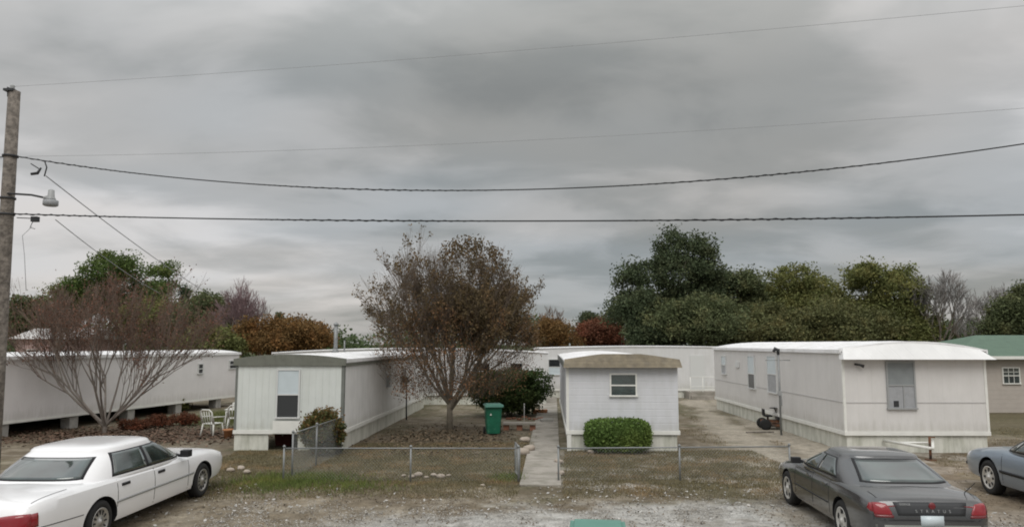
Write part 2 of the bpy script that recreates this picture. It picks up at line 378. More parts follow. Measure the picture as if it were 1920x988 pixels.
    c = mix(c, (1 - sstep(.0, .25, np.abs(d - 1.0))) * .3, A(.13, .11, .08))
    for rx in (-6.3, -4.9, 5.3, 6.9, 10.2, 11.8):
        rt = np.exp(-((X - rx + .25 * np.sin(Y * .6)) / .16) ** 2) * (1 - sstep(15, 18, Y)); c = mix(c, rt * .4, A(.13, .11, .085))
    c = c * (.74 + .52 * n3)[..., None]
    far = sstep(55, 80, Y); c = mix(c, far, A(.08, .085, .045))
    V = np.stack([X, Y, Z], -1).reshape(-1, 3)
    me = bpy.data.meshes.new('ground'); me.vertices.add(len(V)); me.vertices.foreach_set('co', V.astype(np.float32).ravel())
    i = (np.arange(ny - 1)[:, None] * nx + np.arange(nx - 1)[None]).ravel()
    q = np.stack([i, i + 1, i + nx + 1, i + nx], 1).astype(np.int32)
    me.loops.add(q.size); me.loops.foreach_set('vertex_index', q.ravel()); me.polygons.add(len(q))
    me.polygons.foreach_set('loop_start', np.arange(0, q.size, 4, dtype=np.int32)); me.polygons.foreach_set('loop_total', np.full(len(q), 4, dtype=np.int32))
    me.polygons.foreach_set('use_smooth', np.ones(len(q), dtype=bool)); me.update(calc_edges=True)
    at = me.color_attributes.new('albedo', 'FLOAT_COLOR', 'POINT')
    at.data.foreach_set('color', np.concatenate([c.reshape(-1, 3), np.ones((len(V), 1))], 1).astype(np.float32).ravel())
    me.materials.append(MT['ground'])
    o = bpy.data.objects.new('ground', me); col.objects.link(o); tag(o, kind='structure')
build_ground()
o = MB().box(-300, 300, -4.5, 6.2, -.1, .03).build('road', 'asphalt'); tag(o, kind='structure')
m_ = MB()
for k in range(-30, 30): m_.box(k * 9, k * 9 + 3, .80, .92, .030, .034)
tag(m_.build('road_marking', 'white_trim'), kind='structure')
# concrete walkway, laid in slabs
def walkway():
    m = MB(); A0, A1 = G(1013, 912), G(1030, 735)
    dv = (A1 - A0); n = int(dv.length / 1.25); w = .46; d = dv.normalized(); s = Vector((d.y, -d.x, 0))
    for k in range(n):
        a = A0 + d * (k * 1.25 + .012); b = A0 + d * (k * 1.25 + 1.238); j = [random.uniform(-.012, .012) for _ in range(3)]
        vs = [p + s * q * w + Vector((0, 0, z)) for z in (-.08, .045 + j[0]) for p in (a, b) for q in (-1, 1)]
        m.add(vs, [(0, 2, 3, 1), (4, 5, 7, 6), (0, 1, 5, 4), (2, 6, 7, 3), (0, 4, 6, 2), (1, 3, 7, 5)])
    tag(m.build('walkway', 'concrete', bevel=.008), kind='structure')
walkway()

# ------------------------------------------------------------------ mobile homes
def arch(x0, x1, ze, rise, n=12):
    return [(x0 + (x1 - x0) * k / n, ze + rise * (1 - (2 * k / n - 1) ** 2)) for k in range(n + 1)]
def window(parent, x, z, w, h, split=None, frame='frame', pane='dark_glass', pane2=None, face='front', W=0, muntin=False, plane=0):
    """a window on a wall: its frame is the part, its panes are sub-parts. x is along the wall"""
    def T(m):
        if face == 'front': f = lambda v: (v[0], v[1], v[2])
        elif face == 'left': f = lambda v: (v[1], v[0], v[2])              # wall at x=plane facing -x; v0 runs along y
        else: f = lambda v: (W - v[1], v[0], v[2])
        m.v = [f(v) for v in m.v]; return m
    t = .045; a = MB(); y0 = -.05 + plane; y1 = .01 + plane
    x0, x1 = x - w / 2, x + w / 2; z0, z1 = z, z + h
    a.box(x0 - t, x1 + t, y0, y1, z1, z1 + t); a.box(x0 - t - .02, x1 + t + .02, y0 - .025, y1, z0 - t, z0)
    a.box(x0 - t, x0, y0, y1, z0, z1); a.box(x1, x1 + t, y0, y1, z0, z1)
    zs = z0 + h * (split if split else .5)
    if split: a.box(x0, x1, y0 + .006, y1, zs - .02, zs + .02)
    if muntin:
        for k in (1, 2): a.box(x0 + w * k / 3 - .01, x0 + w * k / 3 + .01, y0 + .012, y1, z0, z1)
        a.box(x0, x1, y0 + .012, y1, zs + (z1 - zs) / 2 - .01, zs + (z1 - zs) / 2 + .01)
    fr = T(a).build('window', frame, parent)
    p = MB(); p.box(x0, x1, y0 + .026, y1 - .002, z0, zs if split else z1); T(p).build('pane', pane, fr)
    if split: p = MB(); p.box(x0, x1, y0 + .020, y1 - .002, zs, z1); T(p).build('pane', pane2 or pane, fr)
    return fr

def home(name, loc, rz, W, Ln, ze, rise, label, siding='white_siding', side_siding=None, floor=.53, skirt=True, roofm='white_roof', group='mobile homes in the park', trim='white_trim', overhang=.06):
    e = empty(name, loc, rz, label, 'mobile home', group)
    m = MB(); m.prism([(0, floor)] + [(W, floor)] + list(reversed(arch(0, W, ze, rise))), 0, Ln); m.build('wall', siding, e)
    if side_siding:
        MB().box(W, W + .012, .02, Ln, floor, ze - .02).build('side_wall', side_siding, e)
    # roof sheet with turned-down lips
    pts = arch(-overhang, W + overhang, ze + .012, rise); lo = [(a, b - .05) for a, b in pts]
    m = MB(); m.prism(pts + list(reversed(lo)), -.05, Ln + .06)
    m.box(-overhang - .02, -overhang + .01, -.05, Ln + .06, ze - .09, ze + .02); m.box(W + overhang - .01, W + overhang + .02, -.05, Ln + .06, ze - .09, ze + .02)
    k = 1.2
    while k < Ln: # standing seams
        m.prism([(a, b + .014) for a, b in pts] + [(a, b - .01) for a, b in reversed(pts)], k, k + .03); k += 1.22
    m.build('roof', roofm, e)
    # trim: bottom rail, corners
    m = MB()
    m.box(-.03, W + .03, -.03, -.002, floor - .05, floor + .06); m.box(-.03, -.002, -.002, Ln, floor - .05, floor + .06); m.box(W + .014, W + .04, -.002, Ln, floor - .05, floor + .06)
    m.build('bottom_rail', trim, e)
    if skirt:
        m = MB(); m.box(.05, W - .05, .04, .07, -.1, floor - .052); m.box(.05, .08, .071, Ln - .05, -.1, floor - .052); m.box(W - .08, W - .05, .071, Ln - .05, -.1, floor - .052)
        m.box(.05, W - .05, Ln - .08, Ln - .05, -.1, floor - .052)
        m.build('skirting', 'skirt', e)
    return e
def corner(e, x, y, z0, z1, m, w=.06):
    sx_ = -1 if x <= .01 else 1
    MB().box(min(x, x + sx_ * .016) - (0 if sx_ < 0 else w), max(x, x + sx_ * .016) + (w if sx_ < 0 else 0), y - .016, y - .001, z0, z1).build('corner_trim', m, e)
    MB().box(x - (.02 if sx_ < 0 else -.013), x - .001 if sx_ < 0 else x + .03, y - .001, y + w, z0, z1).build('corner_trim', m, e)

# --- left home with grey-green fascia
YL = 22.4; xl0 = P(441, 760, YL).x; xl1 = P(645, 760, YL).x; WL = xl1 - xl0
eL = home('mobile_home', (xl0, YL, 0), R(-2.5), WL, 15.2, 2.64, .13, 'pale green-white mobile home end with dark grey-green fascia, bush at its corner', 'green_white_siding', 'grey_siding', trim='white_trim', skirt=False)
def cap(e, poly_b, poly_t, lean, m, name='fascia', th=.06, y=-.07):
    """front fascia: lower edge points, upper edge points (same count), leaning back by lean"""
    n = len(poly_b); vs = []
    for off in (0, th):
        vs += [(a, y + off, b) for a, b in poly_b] + [(a, y + off + lean, b) for a, b in poly_t]
    fs = []
    for i in range(n - 1):
        fs += [(i, i + 1, n + i + 1, n + i), (2 * n + i, 3 * n + i, 3 * n + i + 1, 2 * n + i + 1), (i, 2 * n + i, 2 * n + i + 1, i + 1), (n + i, n + i + 1, 3 * n + i + 1, 3 * n + i)]
    fs += [(0, n, 3 * n, 2 * n), (n - 1, 3 * n - 1, 4 * n - 1, 2 * n - 1)]
    return MB().add(vs, fs).build(name, m, e)
tp = arch(-.08, WL + .08, 2.67, .13)
cap(eL, [(a, 2.47) for a, b in tp], tp, .02, 'green_grey_fascia')
MB().box(WL + .02, WL + .075, -.008, 15.2, 2.45, 2.60).build('side_fascia', 'green_grey_fascia', eL)
corner(eL, WL + .012, 0, .50, 2.47, 'grey_trim', .07); corner(eL, 0, 0, .50, 2.47, 'grey_trim', .05)
m = MB(); m.box(.0, 1.02, .02, .05, -.05, .475); m.build('skirting', 'skirt', eL)
m = MB(); m.box(WL - .06, WL - .03, .05, 15, -.05, .475); m.box(1.9, WL - .061, .02, .05, -.05, .475); m.build('skirting', 'skirt', eL)
wx = (P(542, 740, YL).x - xl0)
window(eL, wx, P(542, 781, YL).z, .62, P(542, 694, YL).z - P(542, 781, YL).z, .48, 'frame', 'screen', 'pale_pane')
MB().box(wx - .42, wx + .42, -.055, -.032, .50, P(542, 784, YL).z - .06).build('patch_panel', 'white_trim', eL)
# flue pipes on its roof
fp = P(629, 655, 30); m = MB(); loc = Vector((fp.x - xl0, fp.y - YL, 0)); loc = Matrix.Rotation(R(2.5), 3, 'Z') @ loc
m.tube([(loc.x, loc.y, 2.6), (loc.x, loc.y, 3.86)], .075, 12); m.lathe([(.11, 3.86), (.11, 3.90), (.03, 3.97)], 12, at=(loc.x, loc.y, 0)); m.lathe([(.16, 2.74), (.09, 2.92)], 12, at=(loc.x, loc.y, 0)); m.build('flue_pipe', 'galv', eL)
m = MB(); m.tube([(loc.x + .28, loc.y + .3, 2.6), (loc.x + .28, loc.y + .3, 3.25)], .03, 8); m.build('vent_pipe', 'galv', eL)
# meter box on its side
MB().box(WL + .02, WL + .14, 6.0, 6.3, 1.5, 1.95).build('meter_box', 'grey_frame', eL)
window(eL, 9.5, 1.35, .5, .75, .5, 'frame', 'dark_glass', face='right', W=WL + .012)

# --- middle home with tan fascia
YM = 22.3; xm0 = P(1063, 760, YM).x; xm1 = P(1270, 760, YM).x; WM = xm1 - xm0
eM = home('mobile_home', (xm0, YM, 0), R(-2.7), WM, 12.5, 2.62, .15, 'small white mobile home end with tan shingled fascia behind the round hedge', 'lap_siding')  
tp = [(0, 2.655 + .155 * min(1, 3.2 * min(k / 12, 1 - k / 12))) for k in range(13)]; bt = [(-.10 + (WM + .2) * k / 12, 2.40) for k in range(13)]
cap(eM, [(a, 2.42) for a, _ in bt], [(-.06 + (WM + .12) * k / 12, tp[k][1]) for k in range(13)], .20, 'tan_fascia', y=-.26, th=.22)
MB().box(-.10, -.01, -.02, 12.5, 2.42, 2.60).build('side_fascia', 'grey_trim', eM)
corner(eM, 0, 0, .5, 2.42, 'white_trim', .06)
wz0, wz1 = P(1168, 740, YM).z, P(1168, 702, YM).z
window(eM, P(1168, 720, YM).x - xm0, wz0, P(1191, 720, YM).x - P(1146, 720, YM).x, wz1 - wz0, .48, 'white_trim', 'glass')
MB().box(-.005, .12, -.02, 0.035, .0, .47).build('skirting_post', 'white_trim', eM)

# --- right home with white mansard cap
YR = 22.0; xr0 = P(1583, 760, YR).x; xr1 = P(1850, 760, YR).x; WR = xr1 - xr0
eR = home('mobile_home', (xr0, YR, 0), R(-.6), WR, 14.5, 2.92, .25, 'large white mobile home with a sloped white metal cap and tongue in front', 'pink_siding')
n = 13; bt = [(-.10 + (WR + .24) * k / (n - 1), 2.66) for k in range(n)]
zt = lambda u: 3.18 - .20 * abs(2 * u - 1) ** 1.6
tp = [(.02 + (WR - .22) * k / (n - 1), zt(k / (n - 1))) for k in range(n)]
cap(eR, bt, tp, .32, 'white_cap', 'mansard_cap', y=-.34, th=.3)
corner(eR, 0, 0, .5, 2.66, 'white_trim', .05); corner(eR, WR, 0, .5, 2.66, 'white_trim', .05)
m = MB(); m.box(0.03, WR - .03, -.012, -.001, 1.40, 1.43); m.box(-.012, -.001, .08, 14.4, 1.40, 1.43); m.build('belt_seam', 'seam_grey', eR)
a_, b_ = P(1688, 764, YR).z, P(1688, 680, YR).z; MT['upper_curtain'] = mat('upper_curtain', (.24, .26, .265), .3, spec=.5, var=.12)
window(eR, P(1688, 720, YR).x - xr0, a_, P(1712, 720, YR).x - P(1664, 720, YR).x, b_ - a_, .5, 'grey_frame', 'curtain', 'upper_curtain')
xw_ = P(1692, 720, YR).x - xr0; MB().box(xw_ - .015, xw_ + .015, -.045, -.02, a_, a_ + (b_ - a_) * .48).build('mullion', 'grey_frame', eR)
MB().box(xw_ - .30, xw_ - .16, -.04, -.02, a_ + .03, a_ + .20).build('window_bracket', 'dark_metal', eR)
def depth_on_side(px):   # distance along the left wall of the right home for a pixel column
    best = min(((abs(960 + F * (xr0 + d * math.sin(R(.6))) / ((YR + d) * cp - 0) - px)), d) for d in np.arange(0, 14.5, .05)); return best[1]
for px, z0, z1, wd, sp_ in ((1447, 735, 668, .95, .5), (1408, 727, 668, .80, .45), (1357, 700, 668, .7, .5)):
    d = depth_on_side(px); zA, zB = P(px, z0, YR + d).z, P(px, z1, YR + d).z
    window(eR, d, zA, wd, zB - zA, sp_, 'frame', 'dark_glass' if px == 1408 else 'curtain', 'pale_pane', face='left')
d = depth_on_side(1382); MB().box(-.05, -.001, d - .25, d + .25, 2.1, 2.35).build('side_vent', 'frame', eR)
MB().box(-.03, -.001, 5.2, 5.45, .9, 1.25).build('outlet_box', 'grey_frame', eR)
# wall lamp under the cap
m = MB(); m.tube([(.35, -.03, 2.52), (.45, -.14, 2.5), (.55, -.16, 2.46)], [.03, .03, .05], 8); m.build('porch_lamp', 'dark_metal', eR)
# the towing tongue at its front
m = MB(); t0 = P(1690, 845, 21.2).x - xr0
m.tube([(t0 - .1, -.02, .34), (t0 + .45, -1.5, .32)], .05, 4); m.tube([(t0 + 1.3, -.02, .34), (t0 + .50, -1.5, .32)], .05, 4); m.tube([(t0 + .1, -.5, .34), (t0 + .95, -.5, .34)], .04, 4)
m.build('tongue', 'white_trim', eR)
m = MB(); m.tube([(t0 + .47, -1.42, -.02), (t0 + .47, -1.42, .62)], .035, 8); m.tube([(t0 + .47, -1.42, .60), (t0 + .62, -1.42, .60)], .015, 6); m.box(t0 + .36, t0 + .58, -1.52, -1.32, -.02, .02); m.build('tongue_jack', 'rust', eR)

# --- service mast beside it
d = depth_on_side(1485); mp_ = Vector((P(1485, 700, YR + d).x - .45, YR + d, 0))
e = empty('service_mast', mp_, 0, 'thin grey electric service mast beside the large white mobile home', 'mast')
m = MB(); m.tube([(0, 0, -.05), (0, 0, 2.78)], .035, 10); m.build('pole', 'galv', e)
m = MB(); m.tube([(0, 0, 2.74), (.0, 0, 2.9), (-.10, 0, 2.94), (-.16, 0, 2.84)], [.05, .07, .07, .05], 8); m.build('weatherhead', 'dark_metal', e)
MB().box(-.06, .06, -.07, .04, 1.35, 1.5).build('meter', 'grey_frame', e)
m = MB(); m.tube([(-.45, 0, 2.55), (.4, 0, 2.55)], .012, 5); m.build('crossbar', 'galv', e)

# --- back homes
YB = 44.0; xb0 = P(1005, 700, YB).x
eB = home('mobile_home', (xb0, YB, 0), 0, 13.4, 3.4, 2.86, .12, 'long white mobile home at the back seen broadside between two others', 'white_siding', floor=.45)
window(eB, 1.1, 1.35, .7, .85, .5, 'frame', 'pale_pane', 'dark_glass'); window(eB, 2.6, 1.35, .5, .6, .5, 'frame', 'dark_glass')
m = MB(); m.box(8.6, 10.2, -1.3, -.05, -.02, .42); m.box(8.7, 10.0, -1.6, -1.301, -.02, .22); m.build('step', 'concrete', eB)
m = MB()
for x_ in (8.7, 9.4, 10.1, 11.0, 12.0): m.tube([(x_, -1.25, .0), (x_, -1.25, 1.25)], .02, 6)
for z_ in (.7, 1.25): m.tube([(8.7, -1.25, z_), (12.0, -1.25, z_)], .02, 6)
m.build('railing', 'white_trim', eB)
MB().box(9.0, 9.85, -.03, -.001, .5, 2.45).build('door', 'frame', eB)
m = MB(); m.tube([(2.1, 1.5, 2.8), (2.1, 1.5, 3.15)], .04, 8); m.build('vent_pipe', 'galv', eB)
xc = P(513, 655, 39).x
eC = home('mobile_home', (xc, 39.0, 0), R(1.0), 14.2, 3.6, 2.66, .22, 'long white-roofed mobile home lying crosswise behind the grey-fascia home', 'white_siding', floor=.5)
window(eC, 10.8, 1.3, .8, .8, .5); window(eC, 12.6, 1.3, .6, .8, .5)
# --- far left home on piers, seen along its side
A0 = G(-80, 802, .5); B0 = G(446, 741, .5)
dv = B0 - A0; LnD = dv.length; ang = math.atan2(dv.x, dv.y)
eD = empty('mobile_home', (A0.x, A0.y, 0), -ang, 'long pale grey mobile home on open piers behind the bare tree', 'mobile home', 'mobile homes in the park')
WD = 3.4; ze = 2.66; MT['pale_siding'] = mat('pale_siding', (.77, .75, .75), .5, grimy=.3, spec=.3, var=.05, vscale=1.2, ribs=(.30, .003, 'v'))
m = MB(); m.prism([(-WD, .5), (0, .5)] + list(reversed(arch(-WD, 0, ze, .14))), 0, LnD); m.build('wall', 'pale_siding', eD)
pts = arch(-WD - .06, .06, ze + .012, .14); m = MB(); m.prism(pts + [(a, b - .05) for a, b in reversed(pts)], -.05, LnD + .05); m.box(.05, .08, -.05, LnD + .05, ze - .09, ze + .03); m.build('roof', 'white_roof', eD)
m = MB(); m.box(.0, .02, 0, LnD, .44, .53); m.build('bottom_rail', 'white_trim', eD)
for k in range(7): MB().box(-.45, -.05, 1.5 + k * 3.0, 1.9 + k * 3.0, -.05, .44).build('pier', 'block', eD)
MB().box(-2.6, -2.4, .2, LnD - .2, .2, .44).build('chassis_beam', 'dark_metal', eD)
MB().box(-WD + .04, -WD + .07, 0, LnD, -.05, .498).build('skirting', 'grey_trim', eD)  # added dark sheet on the far side, for the shade under the floor
for y_, w_, z_, h_ in ((LnD - .55, .62, 1.9, .35), (LnD - 3.2, .3, 1.75, .4)): window(eD, y_, z_, w_, h_, .5, 'frame', 'dark_glass', face='right', W=0)
# --- green roofed house at the right
YH = 34.5; hx = P(1800, 700, YH).x
eH = empty('house', (hx, YH, 0), 0, 'beige house with a green roof at the right edge', 'house')
WH = 12.0; DH = 7.0
MB().box(0, WH, 0, DH, -.05, 2.45).build('wall', 'beige_siding', eH)
m = MB(); zr = 3.55; z0 = 2.46; o_ = .45
vs = [(-o_, -o_, z0), (WH + o_, -o_, z0), (WH + o_, DH + o_, z0), (-o_, DH + o_, z0), (3.0, DH / 2, zr), (WH - 2, DH / 2, zr), (-o_, -o_, z0 + .09), (WH + o_, -o_, z0 + .09), (WH + o_, DH + o_, z0 + .09), (-o_, DH + o_, z0 + .09)]
m.add(vs, [(0, 3, 2, 1), (0, 1, 7, 6), (1, 2, 8, 7), (2, 3, 9, 8), (3, 0, 6, 9), (6, 7, 5, 4), (8, 9, 4, 5), (7, 8, 5), (9, 6, 4)]); m.build('roof', 'green_roof', eH)
MB().box(-o_ - .02, WH + o_ + .02, -o_ - .03, -o_ - .001, z0 - .04, z0 + .10).build('gutter', 'white_trim', eH)
xw = P(1895, 700, YH).x - hx; zA, zB = P(1895, 718, YH).z, P(1895, 690, YH).z
window(eH, xw, zA, .72, zB - zA, .5, 'white_trim', 'glass', 'glass', muntin=True)
window(eH, xw + 3, zA, .72, zB - zA, .5, 'white_trim', 'glass', 'glass', muntin=True)
# --- distant house far left
YQ = 52; qx = P(30, 640, YQ).x
eQ = empty('house', (qx, YQ, 0), R(4), 'distant pinkish house with a pale roof behind the long grey home', 'house')
MB().box(0, 4.3, 0, 6, -.05, 3.45).build('wall', 'pink_wall', eQ)
m = MB(); m.prism([(-.4, 3.46), (6.4, 3.46), (3.0, 4.25)], -.4, 4.7, 'x'); m.build('roof', 'grey_roof', eQ)
window(eQ, 1.2, 1.6, .8, 1.1, .5, 'white_trim'); window(eQ, 3.1, 1.6, .8, 1.1, .5, 'white_trim')

# ------------------------------------------------------------------ chain-link fences
def chain_fence(a, b, h, posts, label, name='chain_link_fence', mesh=.075, slope=0):
    a = Vector(a); b = Vector(b); ln = (b - a).length; d = (b - a).normalized()
    e = empty(name, a, 0, label, 'fence', 'chain-link fences round the front yard')
    for t in posts:
        p = d * (ln * t); m = MB(); m.tube([p + Vector((0, 0, -.1)), p + Vector((0, 0, h + .03))], .022, 10); m.lathe([(.034, h + .02), (.034, h + .05), (.01, h + .075)], 10, at=p); m.build('post', 'galv', e)
    m = MB(); m.tube([Vector((0, 0, h)), d * ln + Vector((0, 0, h))], .015, 8); m.build('top_rail', 'galv', e)
    V = []; r = .0013; z0 = .03; H = h - z0 - .01; nrm = Vector((-d.y, d.x, 0))
    k = -int(H / mesh) - 1
    while k * mesh < ln:
        for sgn in (1, -1):
            s0 = k * mesh; s1 = s0 + H; za, zb = (z0, z0 + H) if sgn > 0 else (z0 + H, z0)
            if s0 < 0: za += (zb - za) * (-s0) / H; s0_ = 0
            else: s0_ = s0
            if s1 > ln: zb = za + (zb - za) * (ln - s0_) / (s1 - s0_); s1_ = ln
            else: s1_ = s1
            if s1_ - s0_ < .01: continue
            p = d * s0_ + Vector((0, 0, za)) + nrm * .002 * sgn; q = d * s1_ + Vector((0, 0, zb)) + nrm * .002 * sgn
            t = (q - p).normalized(); u = nrm * r; w = t.cross(nrm) * r
            ring = [u + w, u - w, -u - w, -u + w]
            for i in range(4):
                c0, c1 = ring[i], ring[(i + 1) % 4]; V += [p + c0, p + c1, q + c1, q + c0]
        k += 1
    fast_mesh('mesh_panel', np.array([tuple(v) for v in V]), 4, 'wire', e)
    return e
YF = G(700, 903).y; hF = P(700, 840, YF).z
FX = lambda px: P(px, 870, YF).x
fl = FX(972) - FX(532)
chain_fence((FX(532), YF, 0), (FX(972), YF, 0), hF, [0, (770 - 532) / 440, 1], 'low front chain-link fence left of the concrete walkway')
chain_fence((FX(1047), YF, 0), (FX(1490), YF + .3, 0), hF, [0, .52, 1], 'low front chain-link fence right of the walkway before the round hedge')
s0 = G(547, 897); h1 = P(547, 812, s0.y).z; s1 = Vector((P(641, 780, 21.6).x, 21.6, 0))
chain_fence((s0.x, s0.y, 0), s1, h1, [0, .44, 1], 'taller side chain-link fence running back to the red bush')
# open gate post stub beside walkway: a small gate leaf folded back
g0 = Vector((FX(972), YF, 0)); e = empty('gate', g0 + Vector((.03, .05, 0)), 0, 'small chain-link gate swung open beside the concrete walkway', 'gate')
m = MB(); gw = .95; gd = Vector((-.10, 1, 0)).normalized()
for t in (0.04, gw): m.tube([gd * t + Vector((0, 0, .08)), gd * t + Vector((0, 0, hF))], .019, 8)
for z_ in (.08, hF): m.tube([gd * .04 + Vector((0, 0, z_)), gd * gw + Vector((0, 0, z_))], .019, 8)
m.build('gate_frame', 'galv', e)
m = MB()
for k in range(13):
    for sgn in (1, -1):
        s = k * .075; m.tube([gd * s + Vector((0, 0, .1 if sgn > 0 else hF - .02)), gd * min(gw, s + .6) + Vector((0, 0, (.1 + min(.6, gw - s)) if sgn > 0 else hF - .02 - min(.6, gw - s)))], .0022, 4)
m.build('mesh_panel', 'wire', e)

# ------------------------------------------------------------------ vegetation
def tree_thing(name, base, label, cat='tree', group=None): return empty(name, base, 0, label, cat, group)
def lobes_leaves(lobes, nclump, per, csize, leaf, shell=.55, zmin=None, gap=0.0):
    vol = np.array([l[3] * l[4] * l[5] for l in lobes]); pr = vol / vol.sum(); idx = rng.choice(len(lobes), nclump, p=pr)
    Lb = np.array(lobes)[idx]; u = rng.normal(size=(nclump, 3)); u /= np.linalg.norm(u, axis=1)[:, None]
    rr = rng.uniform(shell, 1.0, nclump) ** .7
    C = Lb[:, :3] + u * Lb[:, 3:6] * rr[:, None]
    if gap:
        f = np.sin(C[:, 0] * 2.1 / gap + 1.3) + np.sin(C[:, 2] * 2.7 / gap + C[:, 1] * 1.7 / gap) + np.sin(C[:, 1] * 1.9 / gap + 4)
        C = C[f > -.7]
    n = len(C); cs = csize * rng.uniform(.5, 1.4, n)
    Pts = (C[:, None, :] + np.clip(rng.normal(size=(n, per, 3)), -1.7, 1.7) * cs[:, None, None] * np.array([1, 1, .7])).reshape(-1, 3)
    if zmin is not None: Pts = Pts[Pts[:, 2] > zmin]
    return leaves(Pts, leaf), C
def trunk_mb(h, r, targets, n=8, base_split=.35, z0=0):
    m = MB(); top = Vector((random.uniform(-.1, .1) * h * .3, random.uniform(-.1, .1) * h * .3, h))
    ax = [Vector((0, 0, -.15)), Vector((0, 0, .05)), Vector((top.x * .2, top.y * .2, h * .35)), Vector((top.x * .6, top.y * .6, h * .7)), top]
    m.tube(ax, [r * 1.35, r * 1.1, r * .8, r * .5, r * .15], n)
    for t in targets:
        t = Vector(t); k = random.uniform(base_split, .8); s = Vector((top.x * k * .8, top.y * k * .8, h * k))
        if t.z < s.z: s = Vector((0, 0, max(.3, t.z * .6)))
        mid = s.lerp(t, .5) + Vector((0, 0, (t - s).length * .12)); rr = r * (1 - k) * .6 + .01
        m.tube([s, mid, t], [rr, rr * .6, rr * .2], 5)
    return m
def round_tree(name, px, topy, halfw, boty, Y, leafm, label, clumps=260, per=70, csize=.5, leaf=.16, nl=7, seed=1, gap=1.0, bark='bark', group='trees beyond the mobile homes', squash=1.0, shape='round', zlow=None, px_lobes=None):
    global rng
    rng = np.random.default_rng(seed); random.seed(seed)
    top = P(px, topy, Y); bot = P(px, boty, Y); w = halfw / F * Y
    e = tree_thing(name, (top.x, Y, 0), label, group=group)
    zt, zb = top.z, max(bot.z, .6); zc = (zt + zb) / 2; hh = (zt - zb) / 2
    lobes = []
    for k in range(nl):
        a = 2 * math.pi * k / nl + random.uniform(-.4, .4); s = random.uniform(.42, .62)
        if shape == 'cone': f = random.random(); lobes.append((w * .5 * (1 - f) * math.cos(a), w * .5 * (1 - f) * math.sin(a), zb + (zt - zb) * f * .85, w * .55 * (1.1 - f), w * .55 * (1.1 - f), hh * .3))
        elif shape == 'umbrella': lobes.append((w * random.uniform(.2, .62) * math.cos(a), w * .5 * math.sin(a), zb + (zt - zb) * random.uniform(.45, .72), w * .42, w * .42, hh * .42))
        else:
            zf = random.uniform(-.75, .55); wr = math.sqrt(max(.1, 1 - zf * zf))
            lobes.append((w * .58 * wr * math.cos(a), w * .58 * wr * math.sin(a), zc + hh * zf * .75, w * s, w * s, hh * s * squash))
    for k in range(nl * 2):
        a = random.uniform(0, 6.283); zf = random.uniform(-.5, .98); wr = math.sqrt(max(.06, 1 - zf * zf)); s = random.uniform(.14, .26)
        if shape == 'round': lobes.append((w * .86 * wr * math.cos(a), w * .8 * wr * math.sin(a), zc + hh * zf * .88, w * s, w * s, hh * s))
    lobes.append((random.uniform(-.1, .1) * w, 0, zt - hh * .5, w * .5, w * .5, hh * .5)); lobes.append((0, 0, zc - hh * .2, w * .7, w * .6, hh * .6))
    if px_lobes:
        lobes = []
        for (lx, ly, rx_, ry_) in px_lobes:
            c_ = P(lx, ly, Y); a_, b_ = rx_ / F * Y, ry_ / F * Y; yo = random.uniform(-.5, .5) * w
            lobes.append((c_.x - top.x, yo, c_.z, a_, a_, b_))
            for q in range(5):     # small ragged clumps round each main bough
                an = random.uniform(0, 6.283); k_ = random.uniform(.85, 1.12)
                lobes.append((c_.x - top.x + a_ * k_ * math.cos(an), yo + random.uniform(-.6, .6) * a_, c_.z + b_ * k_ * math.sin(an), a_ * random.uniform(.2, .36), a_ * .3, b_ * random.uniform(.16, .3)))
    V, C = lobes_leaves(lobes, int(clumps * 1.5), int(per * 1.3), csize * .78, leaf * .62, .5, gap=gap, zmin=.3 if zlow is None else zlow)
    tg = [tuple(c) for c in C[:14]]
    trunk_mb(max(1.5, zc), max(.12, w * .07), tg).build('trunk', bark, e)
    fast_mesh('crown', V, 4, leafm, e)
    return e
